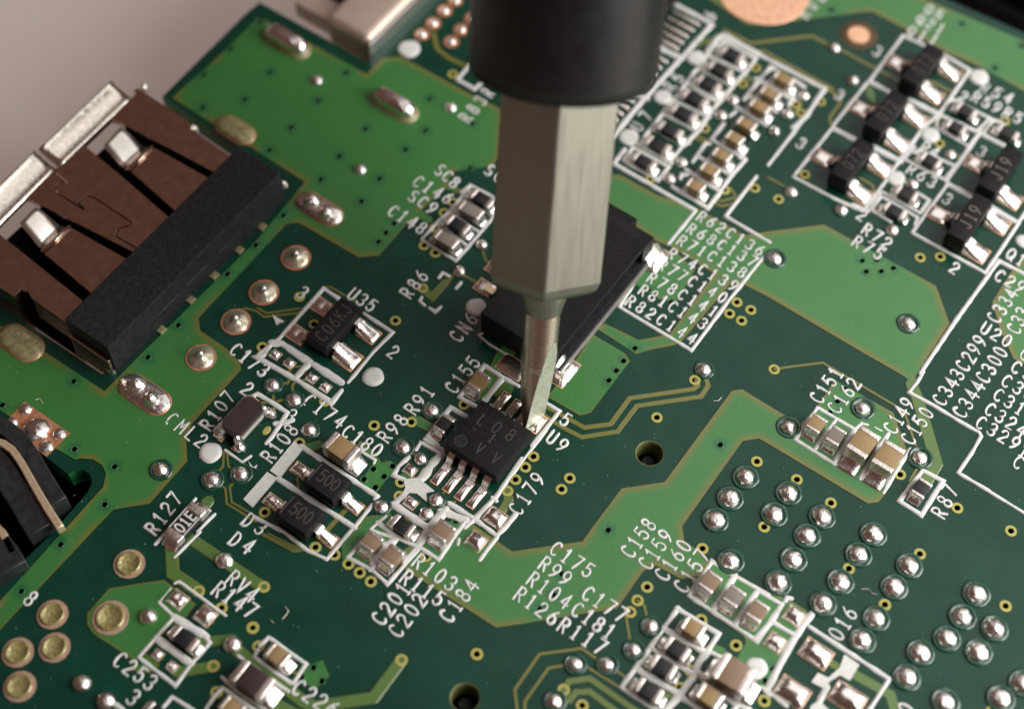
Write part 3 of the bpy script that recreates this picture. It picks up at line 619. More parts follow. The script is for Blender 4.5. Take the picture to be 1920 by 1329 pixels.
for a in [('SC8', 825, 320, 852, 343), ('C146', 784, 342, 839, 372), ('SC9', 775, 369, 810, 391), ('C148', 737, 397, 790, 428), ('SC', 918, 320, 936, 332),
    ('R54', 1847, 165, 1890, 185), ('R59R5', 1830, 183, 1908, 222), ('2', 1806, 182, 1806, 182), ('3', 1840, 285, 1840, 285), ('R63', 1709, 318, 1747, 342), ('R4', 1734, 277, 1752, 286), ('3', 1776, 374, 1776, 374), ('2', 1615, 404, 1615, 404),
    ('R72', 1625, 431, 1662, 456), ('R75', 1607, 454, 1647, 476), ('2', 1789, 503, 1789, 503), ('Q1', 1895, 477, 1914, 488), ('C29', 1874, 518, 1913, 538), ('U20', 1847, 616, 1887, 639), ('C329', 1839, 793, 1902, 831), ('1', 1919, 846, 1919, 846), ('C324', 1856, 768, 1915, 806), ('C31', 1872, 741, 1912, 766), ('C33', 1887, 715, 1930, 740), ('C', 1909, 867, 1909, 867), ('C3', 1905, 689, 1927, 702), ('C', 1921, 665, 1921, 665),
    ('R62C136', 1315, 407, 1424, 470), ('R68C137', 1296, 430, 1410, 490), ('R71C138', 1278, 452, 1391, 511), ('R74C139', 1260, 476, 1375, 536), ('R77C140', 1242, 498, 1354, 558), ('R78C141', 1222, 522, 1337, 584), ('R81C143', 1206, 545, 1317, 607), ('R82C144', 1182, 565, 1297, 635),
    ('U35', 662, 552, 696, 573), ('3', 567, 549, 567, 549), ('2', 737, 660, 737, 660), ('C173', 442, 656, 494, 694), ('2', 463, 729, 463, 729), ('3', 545, 779, 545, 779), ('cML2', 322, 787, 377, 826), ('c174', 580, 752, 637, 790), ('C180', 652, 809, 706, 844), ('5', 1060, 787, 1060, 787), ('U9', 1035, 820, 1054, 835),
    ('D3', 465, 975, 489, 989), ('D4', 441, 1011, 465, 1024), ('8', 57, 1122, 57, 1122), ('RV4', 437, 1083, 472, 1114), ('R147', 410, 1104, 470, 1144), ('C253', 225, 1237, 282, 1279), ('3', 250, 1307, 250, 1307), ('C226', 560, 1289, 622, 1328),
    ('R115', 762, 1082, 822, 1122), ('R103', 785, 1052, 845, 1094), ('C175', 1042, 1029, 1102, 1069), ('R99', 1021, 1057, 1060, 1084), ('R104', 999, 1086, 1060, 1127), ('R126', 975, 1114, 1036, 1157), ('C177', 1102, 1113, 1164, 1152), ('C181', 1082, 1143, 1142, 1184), ('R117', 1057, 1172, 1125, 1212),
    ('3', 1502, 270, 1502, 270), ('3', 1574, 179, 1574, 179), ('3', 1645, 97, 1645, 97), ('Q11', 1709, 59, 1750, 76), ('Q21', 1725, 38, 1763, 55), ('Q8', 1741, 19, 1760, 28), ('2', 1165, 1152, 1165, 1152)]: 
    if a[0] == '2' and a[1] == 1165: continue
    text(*a, **(dict(h=.60, st=.106) if a[0][:2] in ('R6', 'R7', 'R8') and len(a[0]) == 7 else {}))
for a in [('R83R', 872, 222, 914, 174), ('U7', 1194, 238, 1210, 218), ('R5', 1255, 163, 1270, 147), ('6', 1330, 30, 1330, 30), ('HOLE', 1505, 28, 1550, -20), ('C334', 1863, 596, 1894, 551), ('C343C299', 1761, 750, 1836, 639), ('C344C300', 1799, 773, 1874, 660), ('C33', 1900, 617, 1916, 586),
    ('R86', 762, 550, 789, 518), ('CN6', 855, 631, 882, 599), ('R107', 388, 797, 427, 744), ('R108', 502, 856, 545, 806), ('R98', 720, 819, 751, 787), ('R91', 771, 767, 800, 734), ('C155', 847, 727, 886, 679), ('C179', 967, 954, 1007, 897), ('R127', 285, 991, 327, 934),
    ('C201', 710, 1159, 755, 1104), ('C202', 742, 1182, 785, 1124), ('C184', 837, 1154, 882, 1097), ('C158', 1177, 1034, 1215, 983), ('C159', 1210, 1056, 1247, 1004), ('C160', 1241, 1077, 1281, 1023), ('C157', 1277, 1099, 1315, 1041), ('O16', 1567, 1188, 1591, 1149), ('C151', 1531, 746, 1566, 699), ('C162', 1564, 765, 1599, 719), ('C149', 1669, 803, 1700, 756), ('C150', 1702, 823, 1735, 774), ('R87', 1760, 961, 1780, 919), ('O', 1698, 1329, 1698, 1329)]:
    text(*a, d='B')

# ------------------------------------------------------------------ solder on the board
def dome_mesh(name, seed, hgt, nn=22, rings=9, rough=.05):
    rnd = random.Random(seed); V, F = [], []
    off = Vector((rnd.random() * 50, rnd.random() * 50, 0))
    for k in range(rings):
        t = k / (rings - 1); rr = math.cos(t * math.pi / 2) ** .75; z = hgt * math.sin(t * math.pi / 2) ** 1.15
        for i in range(nn):
            a = 2 * math.pi * i / nn
            d = Vector((math.cos(a) * rr, math.sin(a) * rr, z))
            q = 1 + rough * noise.noise(d * 2.6 + off)
            V.append((d.x * q if k < rings - 1 else 0, d.y * q if k < rings - 1 else 0, z * (1 + rough * .8 * noise.noise(d * 3.1 - off))))
    for k in range(rings - 1):
        for i in range(nn): F.append((k * nn + i, k * nn + (i + 1) % nn, (k + 1) * nn + (i + 1) % nn, (k + 1) * nn + i))
    me = mesh(name, V, F, True); me.materials.append(M['solder']); return me
DOMES = [dome_mesh('solder_bump', s, .74, rough=.15) for s in range(8)]
def ring_mesh(seed):
    rnd = random.Random(seed); V, F = [], []; nn = 40; off = rnd.random() * 40
    prof = [(1.0, 0), (.97, .05), (.88, .085), (.76, .06), (.66, .02), (.60, .0)]
    for k, (r, z) in enumerate(prof):
        for i in range(nn):
            a = 2 * math.pi * i / nn
            q = r * (1 + .045 * noise.noise(Vector((math.cos(a) * 1.6, math.sin(a) * 1.6, off)))) + .03 * noise.noise(Vector((math.cos(a) * 6, math.sin(a) * 6, off + k)))
            zz = z * .6 * (1 + .8 * noise.noise(Vector((math.cos(a) * 1.4, math.sin(a) * 1.4, off + 9)))); V.append((q * math.cos(a), q * math.sin(a), max(zz, 0 if k in (0, 5) else .004)))
    for k in range(len(prof) - 1):
        for i in range(nn): F.append((k * nn + i, k * nn + (i + 1) % nn, (k + 1) * nn + (i + 1) % nn, (k + 1) * nn + i))
    me = mesh('mask_collar', V, F, True); me.materials.append(M['clear']); return me
RINGS = [ring_mesh(s) for s in range(3)]
NB = [0]
def bumps(t, flat, r=.36, collar=0.0, hs=1.0):
    for i in range(0, len(flat), 2):
        p = P(t, flat[i], flat[i + 1], .12 * r / .36); NB[0] += 1
        o = link('solder_bump', DOMES[NB[0] * 5 % 8], None, board, (p.x, p.y, .028))
        q = r * random.uniform(.95, 1.05); o.scale = (q, q, q * hs * random.uniform(.78, 1.12)); o.rotation_euler = (0, 0, random.uniform(0, 6.28))
        if collar:
            c = link('mask_collar', RINGS[NB[0] % 3], None, board, (p.x + .02, p.y + .02, .031))
            c.scale = (collar, collar, 1.0); c.rotation_euler = (0, 0, random.uniform(0, 6.28))
bumps('T2', [455, 598, 1460, 803, 780, 1267], .33); bumps('T4', [500, 352, 640, 602, 270, 716, 150, 852, 50, 982, 1370, 1155], .33, 0, 1.05)
bumps('T3', [1660, 745, 1570, 862, 1275, 1212], .33); bumps('Z2', [850, 845], .33); bumps('T8', [175, 107, 550, 247, 935, 392, 1085, 50], .33); bumps('T8', [50, 605, 1050, 1092], .37, .58)
bumps('T6', [1695, 507, 1525, 705], .31); bumps('Y1', [965, 600, 1260, 800, 1470, 1225], .34, .5); bumps('U2', [1315, 415, 1100, 690], .36, .53); bumps('U2', [940, 1137, 1350, 1090], .33, .45); bumps('U2', [1275, 1190, 1235, 780], .31)
bumps('U3', [1440, 110], .36, .50); bumps('U4', [150, 540, 710, 400, 1140, 770], .36, .60)
bumps('F', [1397, 892, 1368, 932, 1341, 972, 1478, 922, 1451, 962, 1541, 966, 1512, 1002, 1637, 999, 1369, 1050, 1487, 1046, 1609, 1037, 1458, 1090, 1575, 1088, 1704, 1058, 1542, 1130, 1676, 1098, 1642, 1157, 1616, 1199, 1830, 1111, 1804, 1153, 1864, 1176, 1834, 1220, 1775, 1195, 1725, 1221, 1699, 1267, 1772, 1313, 1876, 1307, 1917, 1279], .445, .64)
bumps('U1', [1200, 860, 1585, 935, 1800, 890], .38, .56); bumps('U5', [1680, 210, 1110, 630, 1740, 840, 610, 1130, 790, 1260], .40, 0); bumps('U7', [1040, 700, 910, 880, 470, 985, 710, 990, 315, 1265], .34, .52)
# square solder pads without a part on them
def pillow(name, seed, nn=11, peak=1.0):
    rnd = random.Random(seed); V, F = [], []; off = Vector((rnd.random() * 30, 0, 0))
    for j in range(nn):
        for i in range(nn):
            u, v = -1 + 2 * i / (nn - 1), -1 + 2 * j / (nn - 1)
            pull = 1 - .13 * (1 - max(abs(u), abs(v)) ** 8) * 0
            e = 1 - .10 * (1 - abs(u) ** 2) * (abs(v) > .99) - .10 * (1 - abs(v) ** 2) * (abs(u) > .99)
            hh = ((1 - abs(u) ** 3.4) * (1 - abs(v) ** 3.4)) ** .75
            nz = noise.noise(Vector((u * 1.6, v * 1.6, 0)) + off)
            V.append((u * (1 + .03 * nz), v * (1 + .03 * nz), hh * (1 + .22 * nz)))
    for j in range(nn - 1):
        for i in range(nn - 1): F.append((j * nn + i, j * nn + i + 1, (j + 1) * nn + i + 1, (j + 1) * nn + i))
    me = mesh(name, V, F, True); me.materials.append(M['solder_soft']); return me
PILLOWS = [pillow('solder', s) for s in range(3)]
padM = box_mesh('copper_pad', -1, 1, -1, 1, 0, 1); padM.materials.append(M['copper'])
NP = [0]
def pad(p, lx, ly, hgt=.22, copper=1.035, rot=0.0, bare=False, m=None):
    NP[0] += 1
    o = link('solder_pad', padM, None, board, (p.x, p.y, .0)); o.scale = (lx / 2 * copper, ly / 2 * copper, .036 + .0007 * (NP[0] % 6)); o.rotation_euler = (0, 0, rot)
    if not bare:
        s = bpy.data.objects.new('solder', PILLOWS[NP[0] % 3]); COL.objects.link(s); s.parent = o
        s.scale = (1 / copper, 1 / copper, hgt / .038); s.location = (0, 0, 1.0)
    return o
for t, x, y, lx, ly, hh in [('Y1', 1010, 190, .48, .46, .2), ('Y1', 1200, 310, .5, .46, .24), ('Y1', 1510, 515, .5, .46, .22), ('Y1', 1700, 640, .48, .46, .22), ('U2', 1155, 872, .56, .50, .22), ('U2', 1160, 1117, .58, .5, .24),
    ('Y2', 1565, 755, .92, .80, .26), ('Z8', 515, 315, .80, .76, .30), ('Z8', 310, 605, .80, .76, .30), ('Z8', 755, 725, 1.30, .95, .34), ('Z8', 495, 1145, 1.35, 1.0, .36), ('Z8', 1100, 1210, 1.40, 1.02, .36), ('U5', 1335, 508, .8, .72, .3), ('U5', 1540, 630, .82, .78, .34), ('U5', 1182, 922, .46, .44, .2), ('U5', 1290, 1012, .46, .44, .22),
    ('Y2', 1320, 1060, .82, .78, .34)]:
    pad(P(t, x, y), lx, ly, hh)
# plated holes with a ring of bare copper
def lathe(name, prof, nn=28, wob=0.0, seed=0, close=True):
    V, F = [], []
    for k, (r, z) in enumerate(prof):
        for i in range(nn):
            a = 2 * math.pi * i / nn; q = 1 + wob * noise.noise(Vector((math.cos(a) * 1.5, math.sin(a) * 1.5, seed + k * .35)))
            V.append((r * q * math.cos(a), r * q * math.sin(a), z))
    for k in range(len(prof) - 1):
        for i in range(nn): F.append((k * nn + i, k * nn + (i + 1) % nn, (k + 1) * nn + (i + 1) % nn, (k + 1) * nn + i))
    if close: F.append(tuple(range((len(prof) - 1) * nn, len(prof) * nn)))
    return mesh(name, V, F, True)
cuM = flat_smooth(lathe('copper_ring', [(1, 0), (.985, .038), (.70, .044)], 32), 25); cuM.materials.append(M['copper_dull'])
coneM = lathe('solder_cone', [(.86, .040), (.80, .09), (.60, .15), (.38, .22), (.22, .32), (.13, .42), (.06, .46)], 30, .06, 3); coneM.materials.append(M['flux_cone'])
dishM = lathe('flux_fill', [(.80, .05), (.77, .13), (.70, .155), (.60, .11), (.4, .055), (.15, .045)], 30, .05, 5); dishM.materials.append(M['flux'])
cuP = cuM.copy(); cuP.materials.clear(); cuP.materials.append(M['ring_pale'])
def plated(t, x, y, r, kind):
    p = P(t, x, y); o = link('plated_hole', cuP if kind == 'dish' else cuM, None, board, (p.x, p.y, .032)); o.scale = (r, r, 1)
    if kind == 'pin':
        c = link('solder_core', DOMES[0], None, o, (0, 0, .03)); c.scale = (.58, .58, .2); return
    if kind == 'cone':
        c = link('pin_tip', DOMES[1], None, o, (.03, .02, .30)); c.scale = (.26, .26, .36)
    c = bpy.data.objects.new('solder_cone' if kind == 'cone' else 'flux_fill', coneM if kind == 'cone' else dishM); COL.objects.link(c); c.parent = o
    c.rotation_euler = (0, 0, random.uniform(0, 6))
for a in [('T6', 300, 610), ('T6', 60, 870), ('T5', 1770, 1090), ('U1', 1508, 30)]: plated(*a, .74, 'cone')
for a in [('U5', 970, 242, .70), ('U5', 830, 645, .80), ('U5', 395, 620, .68), ('U5', 410, 868, .68), ('U5', 135, 905, .68), ('U5', 150, 1160, .69)]: plated(*a, 'dish')
for a in [('T2', 1495, 10), ('T2', 1415, 88), ('T2', 1330, 182), ('T2', 1245, 265), ('T2', 1540, 230), ('T2', 1465, 320), ('T2', 1620, 145)]:
    plated(*a, .43, 'pin')
# long oval pads with solder around connector tabs
def oval(p, L, W, prof, name, m, seed=0, wob=.0, nn=40):
    V, F = [], []
    for k, (f, z) in enumerate(prof):
        for i in range(nn):
            a = 2 * math.pi * i / nn; sx = (L - W) / 2 * (1 if math.cos(a) > 0 else -1) * (1 if abs(math.cos(a)) > 1e-6 else 0)
            q = f * (1 + wob * noise.noise(Vector((math.cos(a) * 1.6, math.sin(a) * 1.6, seed + k * .4))))
            V.append((sx * min(1, f * 1.1) + W / 2 * q * math.cos(a), W / 2 * q * math.sin(a), z * (1 + 3 * wob * noise.noise(Vector((math.cos(a) * 2, math.sin(a) * 2, seed - k))))))
    for k in range(len(prof) - 1):
        for i in range(nn): F.append((k * nn + i, k * nn + (i + 1) % nn, (k + 1) * nn + (i + 1) % nn, (k + 1) * nn + i))
    F.append(tuple(range((len(prof) - 1) * nn, len(prof) * nn)))
    return mesh(name, V, F, True)
def oval_pad(t, x, y, L, W, sol, peaks=(), m='solder', seed=0):
    p = P(t, x, y)
    o = link('oval_pad', oval(p, L, W, [(1, 0), (.98, .04), (.5, .046)], 'oval_pad', None), M['copper_dull'], board, (p.x, p.y, .031))
    if sol:
        link('solder_fill', oval(p, L * .96, W * .9, [(1, .04), (.93, .10), (.72, .17), (.45, .20), (.2, .19)], 'solder_fill', None, seed, .08), M[m], o)
    for (dx, dy, r, hh) in peaks:
        k = link('connector_tab', DOMES[seed % 4], None, o, (dx, dy, .10)); k.scale = (r, r, hh)
oval_pad('T6', 475, 240, 2.75, 1.30, True, [(-.55, .05, .42, .55), (.55, -.12, .36, .62)], 'solder', 1)
oval_pad('U1', 1088, 302, 2.9, 1.38, True, [(-.60, .1, .46, .60), (.55, -.12, .38, .75)], 'solder', 2)
oval_pad('T1', 1765, 980, 2.4, 1.3, True, [], 'flux_dull', 4); oval_pad('T5', 155, 1245, 2.6, 1.5, True, [], 'flux_dull', 5)
for (t, x, y, L, s) in [('T2', 1050, 800, 2.6, 7), ('T2', 240, 325, 2.7, 8)]:
    p = P(t, x, y); o = link('oval_pad', oval(p, L * 1.12, 1.25, [(1, 0), (.98, .04), (.5, .046)], 'oval_pad', None), M['flux_dull'], board, (p.x - .05, p.y - .05, .031))
    link('solder_fill', oval(p, L * .96, .95, [(1, .04), (.98, .3), (.88, .55), (.6, .70), (.3, .74)], 'solder_fill', None, s, .04), M['solder_soft'], o)
# square copper pad with five solder drops
q = PL('Y5', [180, 50, 515, 285, 340, 455, 30, 215])
V, F, Z = sheet([Vector((a.x, a.y)) for a in q], [], (), None, .046, 0.0)
sq = link('square_copper_pad', mesh('square_copper_pad', V, F), M['copper_dull'], board)
for x, y, r in [(190, 112, .30), (92, 208, .27), (270, 262, .62), (435, 292, .30), (345, 385, .32)]:
    p = P('Y5', x, y); k = link('solder_drop', DOMES[int(x) % 4], None, sq, (p.x, p.y, .044)); k.scale = (r, r, r * .75)
# bare copper features at the top edge
p = at(1432, -18); o = link('mounting_ring', flat_smooth(lathe('mounting_ring', [(2.55, 0), (2.52, .04), (.62, .044), (.56, -.3)], 48, 0, 0, False), 25), M['copper'], board, (p.x, p.y, .032))
link('mounting_hole', lathe('mounting_hole', [(.60, .01), (.56, .012)], 24), M['barrel'], o, (0, 0, .04))
p = P('T4', 680, 265); o = link('fiducial', lathe('fiducial', [(1.0, 0), (.97, .012), (.6, .014)], 36), mat('bare_laminate', (.085, .05, .022), .6, var=.2), board, (p.x, p.y, .006))
link('copper_dot', flat_smooth(lathe('copper_dot', [(.60, 0), (.58, .03), (.3, .032)], 36), 25), M['copper'], o, (0, 0, .012))

# ================================================================== CHIP PARTS: one thing each, body + two terminals + two solder joints
BODY = {'res': ('res', 'res'), 'tan': ('tan', 'tan'), 'brown': ('tan_dark', 'tan_dark'), 'grey': ('grey', 'grey'), 'bigblack': ('brown', 'brown')}
def fillet_mesh(W, H, out, ex=1.9):
    """solder climbing the end of a part: concave slope along +X"""
    V, F = [], []; n, m_ = 7, 7
    for i in range(n):
        u = i / (n - 1); z = H * .86 * (1 - u) ** ex + .05
        for j in range(m_):
            v = -1 + 2 * j / (m_ - 1); k = (1 - abs(v) ** 4 * .55)
            V.append((out * u, W * .5 * v * (1 - .12 * u * u), (z * k) * (1 if i < n - 1 else .6)))
    b0 = len(V)
    for i in range(n):
        for j in (0, m_ - 1): V.append((V[i * m_ + j][0], V[i * m_ + j][1], 0))
    for i in range(n - 1):
        for j in range(m_ - 1): F.append((i * m_ + j, (i + 1) * m_ + j, (i + 1) * m_ + j + 1, i * m_ + j + 1))
        for s, j in ((0, 0), (1, m_ - 1)): F.append((i * m_ + j, b0 + 2 * i + s, b0 + 2 * i + 2 + s, (i + 1) * m_ + j))
    k = len(V); 
    for j in range(m_): V.append((V[(n - 1) * m_ + j][0], V[(n - 1) * m_ + j][1], 0))
    for j in range(m_ - 1): F.append(((n - 1) * m_ + j, k + j, k + j + 1, (n - 1) * m_ + j + 1))
    bm = bmesh.new(); vs = [bm.verts.new(v) for v in V]
    for f in F: bm.faces.new([vs[i] for i in f])
    bmesh.ops.remove_doubles(bm, verts=bm.verts, dist=1e-5)
    me = bm_mesh(bm, 'solder_joint', True); me.materials.append(M['solder']); return me
CACHE = {}
def chip(t, x1, y1, x2, y2, W, H, kind, label, group=None, name=None, joint=(.26, .26), cat=None):
    p1, p2 = P(t, x1, y1, H), P(t, x2, y2, H)
    d = p2 - p1; ax = 0 if abs(d.x) > abs(d.y) else 1
    L = round(abs(d[ax]) * 20) / 20; c = (p1 + p2) / 2
    res = kind in ('res',)
    name = name or ('chip_resistor' if res else ('chip_inductor' if kind == 'bigblack' else 'chip_capacitor'))
    cat = cat or ('resistor' if res else ('inductor' if kind == 'bigblack' else 'capacitor'))
    o = thing(name, label, cat, (c.x, c.y, .035), group)
    o.rotation_euler = (0, 0, (0 if ax == 0 else R(90)) + random.uniform(-.035, .035))
    key = (kind, L, W, H)
    if key not in CACHE:
        tl = L * (.21 if not res else .23); g = .02
        b = box_mesh('body', -L / 2 + tl * .7, L / 2 - tl * .7, -W / 2 + g, W / 2 - g, .02, H - (.012 if not res else .018), bev=min(.035, H * .12), seg=2); b.materials.append(M[BODY[kind][0]])
        tm = []
        for s in (-1, 1):
            a, e = (-L / 2, -L / 2 + tl) if s < 0 else (L / 2 - tl, L / 2)
            bm = bmesh.new(); box_bm(bm, a, e, -W / 2, W / 2, .0, H, bev=min(.07, H * .2), seg=3)
            for v in bm.verts:
                v.co += Vector((noise.noise(v.co * 4), noise.noise(v.co * 4 + Vector((9, 0, 0))), noise.noise(v.co * 4 + Vector((0, 7, 0))))) * .022
            me = bm_mesh(bm, 'terminal'); flat_smooth(me, 40); me.materials.append(M['tin']); tm.append(me)
        CACHE[key] = (flat_smooth(b, 40), tm, fillet_mesh(W * .94, H * (.8 if joint[0] < .3 else .5 if joint[0] < .6 else .3), joint[0]), fillet_mesh(W * .94, H * (.8 if joint[1] < .3 else .5), joint[1]))
    b, tm, f0, f1 = CACHE[key]
    link('body', b, None, o)
    for me in tm: link('terminal', me, None, o)
    a = link('solder_joint', f1, None, o, (L / 2 - .03, 0, 0))
    a = link('solder_joint', f0, None, o, (-L / 2 + .03, 0, 0)); a.rotation_euler = (0, 0, math.pi)
    return o
ord_ = ['topmost', 'second from the top', 'third from the top', 'fourth from the top', 'fifth from the top', 'sixth from the top', 'seventh from the top', 'lowest']
ordr = ['topmost', 'second', 'third', 'fourth', 'fifth', 'sixth', 'seventh', 'lowest']
rc = [('Z1', 375, 235, 700, 370), ('Z1', 205, 440, 525, 590), ('Z1', 45, 640, 370, 775), ('T3', 1280, 678, 1460, 785), ('T3', 1195, 795, 1375, 895), ('Z2', 700, 80, 1010, 255), ('Z2', 525, 285, 850, 455), ('Z2', 335, 515, 650, 685)]
for i, a in enumerate(rc): chip(*a, .64, .40, 'res', '%s black chip resistor in the slanting column right of the screwdriver handle' % ordr[i], 'black resistors in the slanting column')
cc = [('Z1', 1120, 565, 1380, 705), ('Z1', 935, 775, 1190, 915), ('Z1', 790, 950, 1045, 1100), ('T3', 1690, 890, 1825, 960), ('Z2', 1650, 215, 1860, 345), ('Z2', 1460, 450, 1690, 580), ('Z2', 1290, 650, 1520, 790), ('Z2', 1105, 870, 1320, 1010)]
for i, a in enumerate(cc): chip(*a, .64, .62, 'tan', '%s tan chip capacitor in the slanting column beside the black resistors' % ordr[i], 'tan capacitors in the slanting column', joint=(.2, .3))
for a, lab in [(('Z3', 975, 275, 1260, 410), 'small black resistor under the lettering R54, left of its neighbour'), (('Z3', 855, 500, 1105, 640), 'small black resistor with a white dot at its lower left, upper right corner'), (('Z3', 1545, 575, 1840, 720), 'small black resistor touching the upper end of the rightmost black transistor'),
    (('Z3', 480, 975, 770, 1090), 'small black resistor in the box between the two transistor columns'), (('Z4', 470, 205, 720, 300), 'small black resistor half under a white dot right of the third transistor'), (('Z4', 340, 390, 590, 500), 'small black resistor just above the lettering R72')]:
    chip(*a, .62, .42, 'res', lab)
chip('T6', 1605, 110, 1775, 205, .66, .45, 'res', 'black chip resistor, topmost of four in the box by the lettering SC8')
chip('T6', 1520, 195, 1690, 290, .66, .6, 'grey', 'grey chip capacitor, upper grey one in the box by the lettering C146')
chip('T6', 1430, 305, 1590, 400, .66, .45, 'res', 'black chip resistor between two grey capacitors beside the lettering SC9')
chip('T6', 1340, 415, 1505, 505, .66, .6, 'grey', 'grey chip capacitor, lowest of four beside the lettering C148')
chip('Y3', 580, 600, 740, 410, .72, .62, 'tan', 'tan capacitor with a golden middle in the box beside the lettering C155')
chip('Y3', 130, 1150, 305, 965, .64, .45, 'res', 'black chip resistor tucked against the left edge of the chip marked L08')
chip('U2', 545, 632, 735, 762, .98, .95, 'tan', 'large tan capacitor leaning over the lettering C180 above the upper diode', joint=(.2, .45))
chip('Y2', 240, 775, 510, 925, .66, .45, 'res', 'black chip resistor under the white printed star shape below the chip marked L08')
chip('Y2', 800, 1015, 965, 825, .86, .62, 'brown', 'tan brown capacitor beside the single round solder drop below the chip marked L08')
chip('U6', 815, 125, 905, 15, .78, .62, 'brown', 'tan brown capacitor, left of the pair above the lettering C201')
chip('U6', 960, 235, 1065, 120, .78, .62, 'brown', 'tan brown capacitor, right of the pair above the lettering C202')
chip('U4', 325, 570, 400, 465, .74, .62, 'tan', 'tan capacitor below the lettering C151, leftmost of four in a row')
chip('U4', 465, 665, 550, 555, .74, .62, 'grey', 'grey capacitor below the lettering C162, second of four in a row')
chip('U4', 655, 745, 775, 570, 1.05, .95, 'tan', 'large tan capacitor below the lettering C149', joint=(.62, .2))
chip('U4', 845, 850, 960, 675, 1.05, .95, 'tan', 'large tan capacitor below the lettering C150, rightmost of four in a row', joint=(.62, .2))
chip('U4', 1110, 1060, 1190, 945, .68, .45, 'res', 'black chip resistor in the white box marked R87')
chip('U7', 1435, 430, 1530, 310, .78, .66, 'brown', 'tan brown capacitor, first of three below the lettering C157'); chip('U7', 1620, 540, 1705, 420, .78, .66, 'grey', 'grey capacitor, middle of three below the lettering C157'); chip('U7', 1790, 650, 1885, 530, .78, .66, 'brown', 'tan brown capacitor, last of three beside a square solder pad')
chip('Z7', 755, 285, 1005, 420, .72, .66, 'tan', 'tan capacitor at the top of the white ladder box at bottom centre', joint=(.2, .3))
chip('Z7', 545, 530, 835, 680, .70, .45, 'res', 'black chip resistor, upper of three in the ladder box at bottom centre'); chip('Z7', 375, 750, 680, 885, .70, .45, 'res', 'black chip resistor, middle of three in the ladder box at bottom centre'); chip('Z7', 200, 1020, 515, 1180, .70, .45, 'res', 'black chip resistor, lowest of three in the ladder box at bottom centre')
chip('Z7', 1170, 790, 1570, 1000, 1.30, 1.05, 'brown', 'largest tan capacitor, beside a white dot at the bottom edge', joint=(.35, .5)); chip('Z7', 935, 1090, 1225, 1240, .80, .66, 'tan', 'tan capacitor cut near the bottom edge under the largest capacitor')
chip('U5', 1285, 738, 1475, 845, .66, .45, 'res', 'black chip resistor in the white box above the lettering C253')
chip('Y6', 770, 290, 1010, 430, .74, .62, 'tan', 'tan capacitor in the white box beside the lettering C226', joint=(.2, .35))
chip('Y6', 385, 540, 800, 770, 1.10, .8, 'bigblack', 'large black chip inductor at the bottom edge below the lettering R147', joint=(.25, .45)); chip('Y6', 220, 930, 470, 1060, .74, .62, 'tan', 'tan capacitor cut by the bottom edge under the large black inductor')
chip('U5', 1085, 1318, 1250, 1400, .66, .45, 'res', 'black chip resistor cut by the bottom edge right of the numeral 3')
# resistor with white lettering, beside R127
o = chip('U1', 1270, 1375, 1505, 1140, .86, .55, 'res', 'dark resistor with white lettering 01E beside the lettering R127', joint=(.35, .35))
V, F = glyphs('01E', Vector((-.36, 0, 0)), Vector((.36, 0, 0)), Vector((1, 0, 0)), Vector((0, 1, 0)), .52, .085, [(-.5, 0), (-.4, .008), (0, .010), (.4, .008), (.5, 0)], 0, 0)
link('marking', mesh('marking', V, F), M['silk'], o, (.0, 0, .535))
bm = bmesh.new()
for yy in (-.39, .39): box_bm(bm, -.62, .62, yy - .025, yy + .025, .52, .543)
link('white_border', bm_mesh(bm, 'white_border'), M['silk'], o)

# ================================================================== common helper for moulded packages
def body_mesh(L, W, z0, z1, slope=.07, bev=.03):
    """moulded package, long side along Y, widest at mid height"""
    bm = bmesh.new(); zm = (z0 + z1) / 2; V = []
    for (z, s) in ((z0, slope), (zm, 0), (z1, slope)):
        for (x, y) in ((-1, -1), (1, -1), (1, 1), (-1, 1)): V.append(bm.verts.new((x * (W / 2 - s), y * (L / 2 - s), z)))
    bm.faces.new(V[3::-1]); bm.faces.new(V[8:12])
    for k in (0, 4):
        for i in range(4): bm.faces.new((V[k + i], V[k + (i + 1) % 4], V[k + 4 + (i + 1) % 4], V[k + 4 + i]))
    bmesh.ops.bevel(bm, geom=list(bm.edges), offset=bev, segments=2, affect='EDGES', profile=.6)
    me = bm_mesh(bm, 'body'); flat_smooth(me, 30); me.materials.append(M['plastic']); return me
def marking(o, s, c, adv, along, up, h, z, m='mark', st=.07):
    V, F = glyphs(s, Vector((*c, 0)), Vector((*adv, 0)), Vector((*along, 0)), Vector((*up, 0)), h, st, [(-.5, 0), (-.4, .004), (0, .006), (.4, .004), (.5, 0)], 0, 0)
    link('marking', mesh('marking', V, F), M[m], o, (0, 0, z))
def lead_mesh(wd, prof, th=.12):
    bm = strip(prof, -wd / 2, wd / 2, th); me = bm_mesh(bm, 'lead'); flat_smooth(me, 40); me.materials.append(M['lead']); return me
def joint_pad(o, p, sx, lx, ly, hh, style):
    """pad under a lead (child of the part's thing): sx = +1 lead comes from -X side"""
    q = p - o.location
    b = link('solder_pad', padM, None, o, (q.x, q.y, -.034)); b.scale = (lx / 2 * 1.03, ly / 2 * 1.04, .04)
    if style == 'bright':
        me = fillet_mesh(ly * .98, hh * 1.75, lx * .98, 1.25); me.materials[0] = M['solder_soft']
        f = link('solder_joint', me, None, o, (q.x - sx * lx * .49, q.y, .0)); f.rotation_euler = (0, 0, 0 if sx > 0 else math.pi)
    else:
        f = link('solder_joint', PILLOWS[int(abs(q.x) * 77) % 3], None, o, (q.x, q.y, .004)); f.scale = (lx / 2 * .97, ly / 2 * .97, hh)
